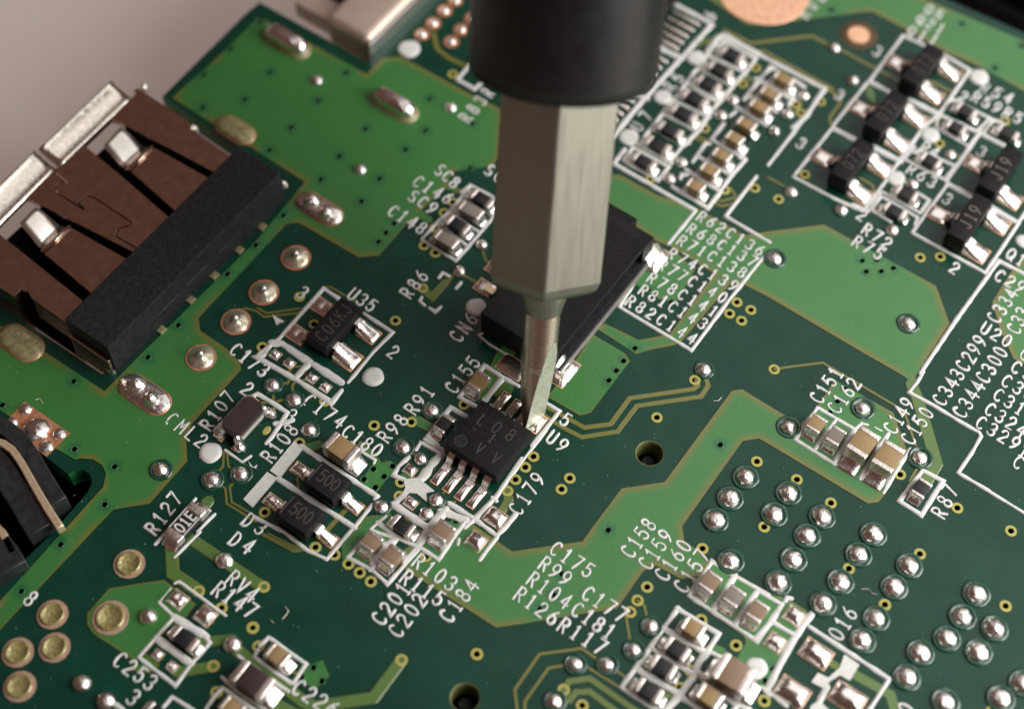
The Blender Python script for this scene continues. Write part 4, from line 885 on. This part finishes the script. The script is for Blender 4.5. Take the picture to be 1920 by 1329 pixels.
def sot(t, x1, y1, x2, y2, W, H, label, mark, left, right, cat='transistor', group=None, mk='mark'):
    p1, p2 = P(t, x1, y1, H), P(t, x2, y2, H); L = abs(p2.y - p1.y) + .12; c = (p1 + p2) / 2
    o = thing('three_legged_transistor', label, cat, (c.x, c.y, .04), group)
    link('body', body_mesh(L, W, .10, H - .04, .06), None, o)
    if mark: marking(o, mark, (0.02, -L * .17 * (len(mark) - 1) / 2), (0, L * .17), (0, 1), (-1, 0), .62, H - .042, mk)
    lm = lead_mesh(.42, [(0, .5), (.22, .5), (.34, .40), (.40, .16), (.52, .07), (.78, .06)])
    for side, ps in ((-1, left), (1, right)):
        for (tt, x, y, lx, ly, style) in ps:
            p = P(tt, x, y, .03); q = p - o.location
            l = link('lead', lm, None, o, (side * (W / 2 - .06), q.y, 0)); l.rotation_euler = (0, 0, R(-90) if side > 0 else R(90))
            joint_pad(o, p, side, lx, ly, .34 if style == 'bright' else .09, style)
    return o
sot('T6', 712, 945, 448, 1232, 1.28, 1.05, 'black four legged package marked C06KJ in the white box marked U35', 'C06KJ', [('T6', 500, 975, .98, .78, 'flat'), ('T6', 312, 1180, .98, .80, 'flat')], [('T6', 845, 1175, 1.0, .80, 'bright'), ('T6', 690, 1360, 1.1, 1.0, 'bright')], 'chip')
G3 = 'black transistors in the slanting columns'
sot('T4', 1262, 350, 1060, 612, 1.08, 1.18, 'black transistor nearest the upper board edge, top of its column', '072', [('T4', 955, 470, .95, .78, 'flat')], [('T4', 1365, 545, 1.1, .85, 'bright'), ('T4', 1230, 715, 1.1, .9, 'bright')], group=G3)
sot('T4', 1000, 705, 782, 958, 1.08, 1.18, 'black transistor in the middle of the left column of three', '072', [('T4', 690, 815, .98, .80, 'flat')], [('T4', 1105, 890, 1.1, .9, 'bright'), ('T4', 970, 1075, 1.1, .95, 'bright')], group=G3)
sot('T4', 735, 1062, 532, 1325, 1.08, 1.18, 'black transistor at the lower end of the left column of three', '072', [('T4', 400, 1180, 1.0, .80, 'flat')], [('T4', 840, 1260, 1.1, .9, 'bright'), ('T8', 690, 130, 1.1, .95, 'bright')], group=G3)
sot('T4', 1860, 1120, 1635, 1410, 1.08, 1.18, 'black transistor at the right edge, upper one of the pair with pale lettering', 'J19', [('T4', 1550, 1230, .95, .80, 'flat')], [('T8', 1815, 170, 1.1, .95, 'bright')], group=G3, mk='mark_pale')
sot('T8', 1625, 150, 1405, 448, 1.08, 1.18, 'black transistor with pale lettering, lower of the pair beside a white numeral 3', 'J19', [('T8', 1275, 280, 1.0, .82, 'flat')], [('T8', 1720, 355, 1.1, .95, 'bright'), ('T8', 1560, 565, 1.15, .95, 'bright')], group=G3, mk='mark_pale')
# two diodes marked 500
def diode(x1, y1, x2, y2, lab, ll, rl):
    H = 1.0; p1, p2 = P('U2', x1, y1, H), P('U2', x2, y2, H); L = abs(p2.x - p1.x) + .1; c = (p1 + p2) / 2
    o = thing('diode', lab, 'diode', (c.x, c.y, .04), 'black diodes marked 500')
    b = link('body', body_mesh(L, 1.42, .10, H - .04, .07), None, o); b.rotation_euler = (0, 0, R(-90))
    marking(o, '500', (-.32, .06), (.38, 0), (1, 0), (0, 1), .60, H - .042, 'mark', .06)
    bm = bmesh.new(); box_bm(bm, -L * .5 + .14, -L * .5 + .20, -.5, .5, H - .045, H - .036); link('cathode_bar', bm_mesh(bm, 'cathode_bar'), M['mark'], o)
    lm = lead_mesh(.46, [(0, .48), (.2, .48), (.3, .38), (.36, .16), (.48, .07), (.75, .06)])
    for side, (tt, x, y) in ((-1, ll), (1, rl)):
        p = P(tt, x, y, .03); q = p - o.location
        l = link('lead', lm, None, o, (side * (L / 2 - .08), q.y * .3, 0)); l.rotation_euler = (0, 0, R(-90) if side > 0 else R(90))
        joint_pad(o, Vector((p.x, c.y + q.y * .5, p.z)), side, .85, .60, .30, 'bright' if side > 0 else 'flat')
diode(425, 872, 642, 1020, 'black diode marked 500, upper right of the pair in the white double box', ('U2', 335, 870), ('U2', 735, 1130))
diode(218, 1115, 440, 1268, 'black diode marked 500, lower left of the pair in the white double box', ('U2', 130, 1105), ('U6', 545, 40))

# ================================================================== eight legged chip marked L08
H = 1.0
a, b_, c_, d_ = P('F', 903, 750, H), P('F', 833, 828, H), P('F', 935, 898, H), P('F', 1000, 808, H)
ctr = (a + b_ + c_ + d_) / 4
u9 = thing('eight_legged_chip', 'square black chip engraved L08 with the screwdriver tip at its corner', 'chip', (ctr.x, ctr.y, .04))
S = ((a - b_).length + (c_ - d_).length) / 4 + ((d_ - a).length + (c_ - b_).length) / 4
link('body', body_mesh(S + .1, S + .1, .14, H - .04, .10, .035), None, u9)
def chipmark(s, x1, y1, x2, y2, h=.52):
    q1, q2 = P('U2', x1, y1, H), P('U2', x2, y2, H); n = max(1, len(s) - 1)
    marking(u9, s, (q1.x - ctr.x, q1.y - ctr.y), ((q2.x - q1.x) / n, (q2.y - q1.y) / n), (1, 0), (0, 1), h, H - .042, 'mark', .055)
chipmark('L08', 1700, 490, 1910, 605, .60); chipmark('-1', 1640, 560, 1770, 630, .46); chipmark('VV', 1680, 705, 1800, 780, .54)
q = P('U2', 1535, 650, H); link('index_dimple', lathe('index_dimple', [(.30, .002), (.285, .006), (.27, .002), (.1, .0015)], 28), M['mark'], u9, (q.x - ctr.x, q.y - ctr.y, H - .043))
link('index_dimple_floor', lathe('index_dimple_floor', [(.272, .0), (.2, .0)], 28), M['plastic_side'], u9, (q.x - ctr.x, q.y - ctr.y, H - .0385))
lm8 = lead_mesh(.33, [(0, .56), (.16, .56), (.25, .50), (.34, .22), (.44, .09), (.56, .07), (.82, .07)], .13)
heel = [P('Y2', 945, 10, .55), P('Y2', 1490, 250, .55)]; toe = [P('Y2', 770, 310), P('Y2', 1215, 630)]
for k in range(4):
    x = ctr.x + (-1.5 + k) * (toe[1].x - toe[0].x) / 3 * 1.0 + .02
    l = link('lead', lm8, None, u9, (x - ctr.x, -S / 2 + .08, 0)); l.rotation_euler = (0, 0, math.pi)
    p = Vector((x, ctr.y - S / 2 - .98, .03)); joint_pad(u9, p, 1, .40, 1.05, .10, 'flat')
    l = link('lead', lm8, None, u9, (x - ctr.x, S / 2 - .08, 0))
    p = Vector((x, ctr.y + S / 2 + .86, .03)); joint_pad(u9, p, 1, .42 if k < 3 else .62, .98, .10 if k < 3 else .2, 'flat')

# ================================================================== brown four pad choke beside R107
H = .95
p1, p2 = P('Y1', 340, 1235, H), P('Y1', 755, 800, H); c = (p1 + p2) / 2; L = abs(p2.y - p1.y); W = 1.14
ck = thing('choke', 'dark brown block with grey sides and soldered corners beside the lettering R107', 'choke', (c.x, c.y, .03))
bm = bmesh.new(); vs = []
ch = .26
pts = [(-W / 2, -L / 2 + ch), (-W / 2 + ch, -L / 2), (W / 2 - ch, -L / 2), (W / 2, -L / 2 + ch), (W / 2, L / 2 - ch), (W / 2 - ch, L / 2), (-W / 2 + ch, L / 2), (-W / 2, L / 2 - ch)]
lo = [bm.verts.new((x, y, .62)) for x, y in pts]; hi = [bm.verts.new((x * .97, y * .97, H - .03)) for x, y in pts]
bm.faces.new(hi); bm.faces.new(lo[::-1])
for i in range(8): bm.faces.new((lo[i], lo[(i + 1) % 8], hi[(i + 1) % 8], hi[i]))
bmesh.ops.bevel(bm, geom=list(bm.edges), offset=.03, segments=2, affect='EDGES')
link('top_plate', bm_mesh(bm, 'top_plate'), M['brown'], ck)
link('core', box_mesh('core', -W / 2 + .05, W / 2 - .03, -L / 2 + .22, L / 2 - .22, .05, .60, bev=.03), M['ferrite'], ck)
link('white_band', box_mesh('white_band', W / 2 - .05, W / 2 - .005, -L / 2 + .28, L / 2 - .28, .30, .38), M['silk'], ck)
for i, (sx, sy) in enumerate(((-1, -1), (1, -1), (1, 1), (-1, 1))):
    k = link('terminal', DOMES[i], None, ck, (sx * (W / 2 - .14), sy * (L / 2 - .10), 0)); k.scale = (.24, .24, 1.0); k.rotation_euler = (0, 0, i)
    f = link('solder_joint', DOMES[(i + 1) % 4], None, ck, (sx * (W / 2 + .04), sy * (L / 2 + .06), 0)); f.scale = (.30, .28, .42)
    q = link('solder_pad', padM, None, ck, (sx * W * .42, sy * (L / 2 + .1), -.03)); q.scale = (.20, .22, .04)
p = P('Y1', 885, 1235); o = link('mask_opening', lathe('mask_opening', [(.17, 0), (.16, .034), (.1, .036)], 16), M['ring'], board, (p.x, p.y, .002)); o.scale = (1, 1.5, 1)

# ================================================================== fine pitch chip half hidden by the handle
tips = PL('T3', [1405, 200, 1365, 245, 1320, 290, 1285, 335, 1250, 380, 1165, 480, 1122, 525, 1082, 572, 1042, 618, 1000, 665, 915, 775, 875, 825, 832, 870, 792, 915, 752, 960], .05)
x_end = sum(p.x for p in tips) / len(tips)
fc = thing('fine_pitch_chip', 'black chip hidden behind the screwdriver handle with a long row of fine leads', 'chip', (x_end - 4.6, tips[7].y, .03))
ymin, ymax = tips[-1].y, tips[0].y
link('body', body_mesh(ymax - ymin + 1.6, 5.6, .12, .95, .08), None, fc, (0, (ymin + ymax) / 2 - tips[7].y, 0))
for p in tips:
    V = []
    l = link('lead', box_mesh('lead', -1.75, .0, -.13, .13, .0, .15, bev=.055, seg=3), M['lead'], fc, (p.x - fc.location.x, p.y - fc.location.y, 0))
    l.data.shade_smooth()

# ================================================================== black connector marked CN6
H = 1.75
pl, pb, pr = P('Y4', 92, 590, H), P('Y4', 885, 1000, H), P('T7', 1058, 442, H)
x0, x1, y0, y1 = pl.x, (pb.x + pr.x) / 2 - .05, (pl.y + pb.y) / 2, pr.y
cn = thing('black_connector', 'flat black connector block behind the screwdriver shaft beside the lettering CN6', 'connector', ((x0 + x1) / 2, (y0 + y1) / 2, .03))
hx, hy = (x1 - x0) / 2, (y1 - y0) / 2
bm = bmesh.new(); box_bm(bm, -hx, hx - .55, -hy, hy, .06, H - .03, bev=.04)
me = bm_mesh(bm, 'housing'); flat_smooth(me, 40); link('housing', me, M['plastic'], cn)
link('cover_plate', box_mesh('cover_plate', -hx - .01, hx, -hy - .01, hy - .55, H - .26, H - .02, bev=.03), M['plastic'], cn)
link('end_post', box_mesh('end_post', hx - .62, hx - .02, -hy, -hy + .48, .06, H - .05, bev=.03), M['plastic'], cn); link('end_post', box_mesh('end_post', hx - .62, hx + .05, hy - .95, hy - .0, .35, H - .06, bev=.03), M['plastic'], cn)
link('end_block', box_mesh('end_block', -hx + .7, hx - 1.2, hy - .02, hy + .42, .3, H - .06, bev=.03), M['plastic'], cn)
link('base_ledge', box_mesh('base_ledge', hx - .6, hx + .20, -hy + .2, hy - .6, .02, .5, bev=.04), M['plastic_side'], cn)
link('ledge_rim', box_mesh('ledge_rim', hx + .205, hx + .29, -hy + .25, hy - .65, .01, .42, bev=.03), M['ferrite'], cn)
link('slot_back', box_mesh('slot_back', hx - .58, hx - .50, -hy + .3, hy - .8, .2, H - .3), M['case'], cn)
for (t, x, y, lx, ly) in (('T6', 1715, 830, .95, .75), ('T6', 1800, 690, .95, .75)):
    p = P(t, x, y) - cn.location; pd = link('solder_pad', padM, None, cn, (p.x, p.y, -.025)); pd.scale = (lx / 2, ly / 2, .04)
    s = link('solder_joint', PILLOWS[0], None, cn, (p.x, p.y, .01)); s.scale = (lx / 2 * .95, ly / 2 * .95, .06)
    g = lead_mesh(.36, [(0, .16), (.5, .12)], .08); g.materials[0] = M['gold']; k = link('contact', g, None, cn, (p.x + .1, p.y - .03, .02)); k.rotation_euler = (0, 0, R(-90))
for (t, x, y, lx, ly, hh) in (('Y4', 925, 1150, 1.1, 1.6, .5), ('Y4', 430, 1110, 1.4, 1.0, .15), ('T7', 1055, 610, 1.1, 1.5, .55)):
    p = P(t, x, y) - cn.location; pd = link('solder_pad', padM, None, cn, (p.x, p.y, -.025)); pd.scale = (lx / 2, ly / 2, .04)
    s = link('solder_joint', PILLOWS[1], None, cn, (p.x, p.y, .01)); s.scale = (lx / 2 * .97, ly / 2 * .97, hh * .6)
me = fillet_mesh(1.5, .8, .75); me.materials[0] = M['solder_soft']; p = P('T7', 1040, 610); k = link('solder_joint', me, None, cn, (hx + .0, p.y - cn.location.y, 0))
me = fillet_mesh(1.2, .8, .8); me.materials[0] = M['solder_soft']; p = P('Y4', 925, 1130); k = link('solder_joint', me, None, cn, (hx - .05, p.y - cn.location.y, 0))

# ================================================================== metal socket at the left edge
ZT, ZI = 1.75, 2.25
usb = thing('metal_socket', 'bright metal socket with two spring fingers and a black end block', 'socket', (at(330, 400).x, at(330, 400).y, 0))
def upl(t, flat, z): return [p - usb.location for p in PL(t, flat, z)]
top = upl('F', [-66, 486, 104, 316, 112, 313, 246, 184, 249, 183, 262, 168, 354, 229, 356, 243, 366, 248, 450, 306, 135, 612, 60, 560, 50, 541, 42, 541, 26, 556, -110, 470], ZT)
w1 = upl('F', [157, 272, 207, 224, 222, 228, 415, 330, 325, 415, 232, 334], ZT)
w2 = upl('F', [-12, 412, 47, 371, 56, 374, 265, 480, 165, 572, 0, 440], ZT)
V2 = lambda ps: [Vector((p.x, p.y)) for p in ps]
seam = upl('Y7', [345, 705, 400, 810, 575, 950, 505, 925, 455, 985, 480, 1035, 700, 1165, 650, 1110, 730, 1055, 790, 1070, 1095, 1275, 1075, 1300, 985, 1320, 960, 1385, 1400, 1640], ZT)
def band(pts, w):
    a, c = [], []
    for i, p in enumerate(pts):
        d = (pts[min(i + 1, len(pts) - 1)] - pts[max(0, i - 1)]); d.normalize(); nn = Vector((-d.y, d.x, 0)) * w / 2
        a.append(p + nn); c.append(p - nn)
    return a + c[::-1]
holes_ = [V2(w1), V2(w2)] + [V2(band([seam[i], seam[i + 1]], .07)) for i in range(len(seam) - 1)]
V, F, Z = sheet(V2(top), holes_, (), None, ZT, ZT - .28)
me = mesh('shell_top', V, F); st_ = link('shell_top', me, M['shell'], usb); bv = st_.modifiers.new('soft', 'BEVEL'); bv.width = .07; bv.segments = 2; bv.limit_method = 'ANGLE'
# flared lips along the mouth
def lip(pa, pb):
    V, F = [], []; nn = 14; along = (pb - pa); out = Vector((-1, 0, 0))
    for k in range(10):
        a = R(k / 9 * 46); r = 1.75
        d = out * (r * math.sin(a)) + Vector((0, 0, r * (1 - math.cos(a)) * .9))
        for i in range(nn + 1): V.append(pa + along * (i / nn) + d + Vector((0, 0, .008 * noise.noise((pa + along * (i / nn)) * 3 + d * 4))))
    for k in range(9):
        for i in range(nn): F.append((k * (nn + 1) + i, k * (nn + 1) + i + 1, (k + 1) * (nn + 1) + i + 1, (k + 1) * (nn + 1) + i))
    o = link('lip', mesh('lip', V, F, True), M['shell_lip'], usb)
    s = o.modifiers.new('thick', 'SOLIDIFY'); s.thickness = .28; s.offset = -1
la = upl('F', [-66, 486, 104, 316], ZT); lip(la[0], la[1]); la = upl('F', [112, 313, 246, 184], ZT); lip(la[0], la[1])
# side walls of the shell
def wall(pts, z0, z1, name, m, th=.28):
    V = [(p.x, p.y, z1) for p in pts] + [(p.x, p.y, z0) for p in pts]; n = len(pts)
    o = link(name, mesh(name, V, [(i, i + 1, n + i + 1, n + i) for i in range(n - 1)]), M[m], usb)
    s = o.modifiers.new('thick', 'SOLIDIFY'); s.thickness = th
wall(upl('F', [250, 170, 258, 165, 354, 229], ZT), -2.6, ZT - .02, 'shell_side', 'shell'); wall(upl('F', [135, 612, 60, 560], ZT), .1, ZT - .02, 'shell_side', 'shell'); wall(upl('F', [26, 556, -110, 470], ZT), -2.6, ZT - .02, 'shell_side', 'shell')
# spring fingers
def finger(up_, lo_, tip):
    dz = (-.06, -.80, -.80, -.06)
    a = upl('F', up_, ZT - .05); b = upl('F', lo_, ZT - .05); tq = [at(tip[2 * k], tip[2 * k + 1], ZT + dz[k]) - usb.location for k in range(4)]
    V = [a[0], b[0], a[1], b[1]]
    me = mesh('spring_finger', [a[0], b[0], b[1], a[1]], [(0, 1, 2, 3)]); o = link('spring_finger', me, M['shell'], usb)
    s = o.modifiers.new('thick', 'SOLIDIFY'); s.thickness = .2; s.offset = -1
    bv = o.modifiers.new('soft', 'BEVEL'); bv.width = .06; bv.segments = 2; bv.limit_method = 'ANGLE'
    n = 6; V, F = [], []                                    # crooked bend down, then the bright raised tip
    bend = [(a[0], b[0]), (a[0].lerp(tq[1], .5) - Vector((0, 0, .12)), b[0].lerp(tq[2], .5) - Vector((0, 0, .12))), (tq[1], tq[2])]
    V = [v for pr_ in bend for v in pr_]; o2 = link('bend', mesh('bend', V, [(0, 1, 3, 2), (2, 3, 5, 4)], True), M['shell'], o)
    s = o2.modifiers.new('thick', 'SOLIDIFY'); s.thickness = .16
    t0, t1, t2, t3 = tq; V = []
    for k in range(7):
        u = k / 6; z = .05 * math.sin(u * 3.1416)
        for j in range(5):
            v = j / 4; q = t1.lerp(t2, v).lerp(t0.lerp(t3, v), u); V.append(q + Vector((0, 0, z)))
    F = [(k * 5 + j, k * 5 + j + 1, k * 5 + j + 6, k * 5 + j + 5) for k in range(6) for j in range(4)]
    o3 = link('tip', mesh('tip', V, F, True), M['shell_tip'], o); s = o3.modifiers.new('thick', 'SOLIDIFY'); s.thickness = .16; s.offset = -1
finger([290, 277, 400, 338], [245, 322, 335, 402], [226, 240, 269, 279, 228, 317, 194, 275])
finger([135, 427, 245, 489], [82, 475, 178, 556], [67, 390, 114, 427, 75, 468, 37, 420])
# dark inside: the tongue and the far wall
tg = upl('F', [205, 288, 282, 233, 470, 330, 160, 640, -20, 500, 65, 420], .4)
xs = [p.x for p in tg]; ya = [p.y for p in tg]
x_t = at(196, 262, 1.0).x - usb.location.x; x_e = at(400, 318, ZT).x - usb.location.x
yl, yh = at(60, 555, ZT).y - usb.location.y + .3, at(300, 195, ZT).y - usb.location.y - .3
link('tongue', box_mesh('tongue', x_t, x_e, yl, yh, -1.6, .55, bev=.1), M['case'], usb)
link('shell_floor', box_mesh('shell_floor', x_t - .5, x_e, yl - .2, yh + .2, -2.6, -2.4), M['shell'], usb)
# black end block and its contacts
q = [at(122, 597, ZI) - usb.location, at(450, 272, ZI) - usb.location, at(525, 329, ZI) - usb.location, at(198, 652, ZI) - usb.location]
bx0, bx1 = (q[0].x + q[1].x) / 2, (q[2].x + q[3].x) / 2; by0, by1 = (q[0].y + q[3].y) / 2, (q[1].y + q[2].y) / 2
me = box_mesh('end_block', bx0, bx1, by0, by1, -.9, ZI, bev=.05); link('end_block', me, M['plastic_side'], usb)
bm = bmesh.new()
for k in (.25, .42, .60): box_bm(bm, bx1 - .02, bx1 + .025, by0 + (by1 - by0) * k, by0 + (by1 - by0) * (k + .13), 1.0, 1.2)
link('moulded_ridge', bm_mesh(bm, 'moulded_ridge'), M['socket'], usb)
for k in (.24, .41, .55, .70, .84):
    yy = by0 + (by1 - by0) * k
    link('contact', box_mesh('contact', bx1 - .05, bx1 + .30, yy - .2, yy + .2, -.3, .12, bev=.03), M['flux_dull'], usb)
link('side_spring', box_mesh('side_spring', bx0 + .2, bx1 - .1, by0 - .22, by0 - .02, -.6, 1.2, bev=.05), M['shell'], usb)
for (x, y, z) in ((207, 690, .3), (531, 342, 1.2), (363, 238, 1.5), (269, 160, 1.2)):
    p = at(x, y, z) - usb.location; k = link('rolled_corner', DOMES[x % 4], None, usb, (p.x, p.y, z - .3)); k.scale = (.22, .22, .5)

# ================================================================== metal connector at the top edge
c = at(691, 103, .1)
hd = thing('shielded_connector', 'blurred silver pink metal connector with a rolled front at the top board edge', 'connector', (c.x, c.y, 0))
wx = c.x - at(608, 58, .1).x
bm = bmesh.new(); box_bm(bm, -wx, .0, .05, 16, -1.0, 1.15, bev=.5, seg=5)
me = bm_mesh(bm, 'shell'); flat_smooth(me, 50); link('shell', me, M['hdmi'], hd)
link('rim', box_mesh('rim', -.02, .16, .0, 16, -.4, .95, bev=.06), M['shell_tip'], hd)
link('flange', box_mesh('flange', -wx - 2.6, -wx - .05, .55, 16, -1.0, .10, bev=.1), M['hdmi'], hd)
link('insert', box_mesh('insert', -wx - 1.6, -wx + .1, 2.0, 16, .05, .45, bev=.05), M['case'], hd)
link('insert_contact', box_mesh('insert_contact', -wx - .75, -wx - .45, 3.3, 16, .42, .52, bev=.02), M['gold'], hd)
link('side_flange', box_mesh('side_flange', -wx - 5.6, -wx - 2.8, 2.2, 16, -1.6, -.2, bev=.1), M['hdmi'], hd)
link('weld_tab', box_mesh('weld_tab', -wx - 3.0, -wx - 2.5, 2.6, 4.5, -.4, .5, bev=.1), M['shell_tip'], hd)

# ================================================================== black object beyond the board, top right
p0, p1 = at(1770, -6, -.3), at(2000, 85, -.3)
bc = thing('dark_case', 'black case beyond the upper right board edge, fully out of focus', 'case', (p0.x, p0.y, 0))
yb = max(p0.y, p1.y) - p0.y + .6
link('case_wall', box_mesh('case_wall', -14, 40, yb, yb + 60, -14, -.8, bev=.3), M['case'], bc)
link('case_rim', box_mesh('case_rim', -14, 40, yb + .8, yb + 2.2, -.9, .2, bev=.2), M['case'], bc)

# ================================================================== black socket in the lower left notch
bs = thing('black_socket', 'black plastic socket with gold contact strips in the lower left board notch', 'socket', (at(40, 950).x, at(40, 950).y, 0))
def fin(flat, w, z0, z1, name, m, zc=1.0):
    pts = [p - bs.location for p in PL('Y5', flat, zc)]
    pts = resample(pts, .25); V, F = [], []; n = len(pts)
    for i, p in enumerate(pts):
        d = pts[min(i + 1, n - 1)] - pts[max(0, i - 1)]; d.z = 0; d.normalize(); nn = Vector((-d.y, d.x, 0)) * w / 2
        for s, z in ((1, z1), (-1, z1), (-1, z0), (1, z0)): V.append((p.x + nn.x * s, p.y + nn.y * s, z))
    for i in range(n - 1):
        for k in range(4): F.append((i * 4 + k, i * 4 + (k + 1) % 4, i * 4 + 4 + (k + 1) % 4, i * 4 + 4 + k))
    F += [(3, 2, 1, 0), (4 * n - 4, 4 * n - 3, 4 * n - 2, 4 * n - 1)]
    me = mesh(name, V, F); flat_smooth(me, 40); o = link(name, me, M[m], bs)
    bv = o.modifiers.new('soft', 'BEVEL'); bv.width = .05; bv.segments = 2; bv.limit_method = 'ANGLE'
fin([-60, 190, 60, 250, 150, 330, 230, 450, 330, 620, 430, 780], .75, -3.0, 1.0, 'wall', 'socket')
fin([-60, 330, 20, 350, 90, 400, 160, 500, 260, 680, 360, 850, 440, 970], .36, .45, 1.0, 'gold_strip', 'gold')
fin([-90, 420, 0, 530, 130, 720, 290, 990], 1.15, -3.2, .8, 'block', 'socket', .8)
fin([-40, 950, 10, 1000, 50, 1070, 90, 1150], .35, .5, .9, 'gold_strip', 'gold')
fin([-60, 1100, 0, 1170, 60, 1280], 1.6, -3.2, .9, 'block', 'socket')
link('notch_shade_slab', box_mesh('notch_shade_slab', -16, 8.0, -11, 6.5, -4.4, -3.4), M['case'], bs)  # added near-black slab paints the shade below the notch, over the lit table

# ================================================================== the screwdriver
A0 = at(1000, 790, .18)
TILT = R(61)                                                   # angle between the tool and the line of sight: it leans away
ax = (UP * math.cos(R(4.2)) + RIGHT * math.sin(R(4.2))) * math.sin(TILT) - FWD * math.cos(TILT)
sd = thing('screwdriver', 'black handled screwdriver with a hexagonal steel shank and flat tip on the circuit board', 'screwdriver', A0)
tocam = (EYE - (A0 + ax * 14)); tocam = tocam - ax * tocam.dot(ax); tocam.normalize(); side = tocam.cross(ax) * -1
if side.dot(RIGHT) < 0: side = -side
# local frame: x = to the right, y = away from the camera, z = along the tool
rot = Matrix(((side.x, -tocam.x, ax.x), (side.y, -tocam.y, ax.y), (side.z, -tocam.z, ax.z)))
sd.rotation_euler = rot.to_euler()
def t_of(py):
    lo, hi = -2.0, 60.0
    for _ in range(50):
        mid = (lo + hi) / 2
        if proj(A0 + ax * mid)[1] > py: lo = mid
        else: hi = mid
    return lo
def wpx(py, w): t = t_of(py); p = A0 + ax * t; return w / 2 * (p - EYE).dot(FWD) / FPX
tc_, tn, th_ = t_of(520), t_of(573), t_of(146)
rh = wpx(300, 212); rh = rh / math.cos(R(30))                 # corner radius of the hexagon
rs = wpx(600, 68); rs2 = wpx(700, 62)
def revolve(name, prof, nn, m, parent, ph=0.0, smooth=True):
    V, F = [], []
    for (r, z) in prof: V += [(r * math.cos(2 * math.pi * i / nn + ph), r * math.sin(2 * math.pi * i / nn + ph), z) for i in range(nn)]
    for k in range(len(prof) - 1):
        for i in range(nn): F.append((k * nn + i, k * nn + (i + 1) % nn, (k + 1) * nn + (i + 1) % nn, (k + 1) * nn + i))
    F += [tuple(range(nn - 1, -1, -1)), tuple(range((len(prof) - 1) * nn, len(prof) * nn))]
    me = mesh(name, V, F); (flat_smooth(me, 45) if smooth else None); return link(name, me, M[m], parent)
hexo = revolve('hex_shank', [(rh * .62, tc_ - .25), (rh * .86, tc_ - .02), (rh * .95, tc_ + .22), (rh, tc_ + .62), (rh, th_ + 6)], 6, 'steel', sd, R(-90), False)
bv = hexo.modifiers.new('soft', 'BEVEL'); bv.width = .10; bv.segments = 3
revolve('neck', [(rs * 1.04, tn - .25), (rs * 1.10, tn), (rs * 1.22, tn + .35), (rs * 1.38, tc_ - .3), (rs * 1.4, tc_ + .2)], 40, 'steel', sd)
# turned shaft ending in a flat ground blade
nn = 144; zs = [0, .06] + [.12 * k for k in range(1, int(tn / .12))] + [tn + .1]
V, F = [], []
fa = R(-34)                                                    # the ground flat looks right and towards the camera
fn = Vector((math.cos(fa), math.sin(fa)))
zt = t_of(632)
for z in zs:
    u = min(1, max(0, z / tn)); r = rs * (.97 + .05 * u) if z > 3 else rs * (.86 + .11 * (z / 3) ** .6)
    cut = .10 + (r * 1.0 - .10) * min(1, (z / zt)) ** .95 if z < zt else 9
    for i in range(nn):
        a = 2 * math.pi * i / nn; q = Vector((r * math.cos(a), r * math.sin(a)))
        s = q.dot(fn)
        if abs(s) > cut: q = q - fn * (s - math.copysign(cut, s))
        V.append((q.x, q.y, z))
mi = []
for k in range(len(zs) - 1):
    for i in range(nn):
        F.append((k * nn + i, k * nn + (i + 1) % nn, (k + 1) * nn + (i + 1) % nn, (k + 1) * nn + i))
        am = 2 * math.pi * (i + .5) / nn; zm = (zs[k] + zs[k + 1]) / 2; u = zm / tn
        r = rs * .97; cut = .10 + (r - .10) * (zm / zt) ** .95 if zm < zt else 9
        mi.append(1 if abs(r * math.cos(am - fa)) > cut else 0)
F += [tuple(range(nn - 1, -1, -1)), tuple(range((len(zs) - 1) * nn, len(zs) * nn))]; mi += [1, 0]
me = mesh('shaft', V, F); me.materials.append(M['turned']); me.materials.append(M['steel_flat'])
for i, f in enumerate(me.polygons): f.material_index = mi[i]
flat_smooth(me, 22); link('shaft', me, None, sd)
rhd = wpx(146, 356)
revolve('handle', [(rhd * .80, th_ - .02), (rhd * .90, th_ + .02), (rhd * .97, th_ + .22), (rhd, th_ + .7), (rhd * 1.012, th_ + 6), (rhd * 1.03, th_ + 16), (rhd * 1.03, th_ + 30), (rhd * .8, th_ + 32)], 72, 'handle', sd)

# ================================================================== dust and lint on the board
V, F = [], []
rnd = random.Random(11)
for k in range(700):
    p = at(rnd.uniform(0, 1920), rnd.uniform(250, 1329)); s = rnd.uniform(.008, .030); h = .05; a = rnd.uniform(0, 6)
    b0 = len(V)
    for j in range(3): V.append((p.x + s * math.cos(a + j * 2.1), p.y + s * math.sin(a + j * 2.1), .033))
    V.append((p.x, p.y, .033 + s)); F += [(b0, b0 + 1, b0 + 3), (b0 + 1, b0 + 2, b0 + 3), (b0 + 2, b0, b0 + 3)]
for flat in ([1615, 1104, 1628, 1104, 1634, 1112, 1643, 1114], [535, 1138, 541, 1145, 537, 1152, 530, 1160], [1338, 752, 1346, 752, 1352, 746], [67, 750, 74, 748, 80, 756], [513, 1168, 508, 1163]):
    ribbon(V, F, PL('F', flat), .045, [(-.5, .034), (0, .07), (.5, .034)], True, 0, 0, .1)
d = link('dust', mesh('dust', V, F), M['dust'])
d['kind'] = 'stuff'; d['label'] = 'pale dust specks and short fibres lying on the green board'
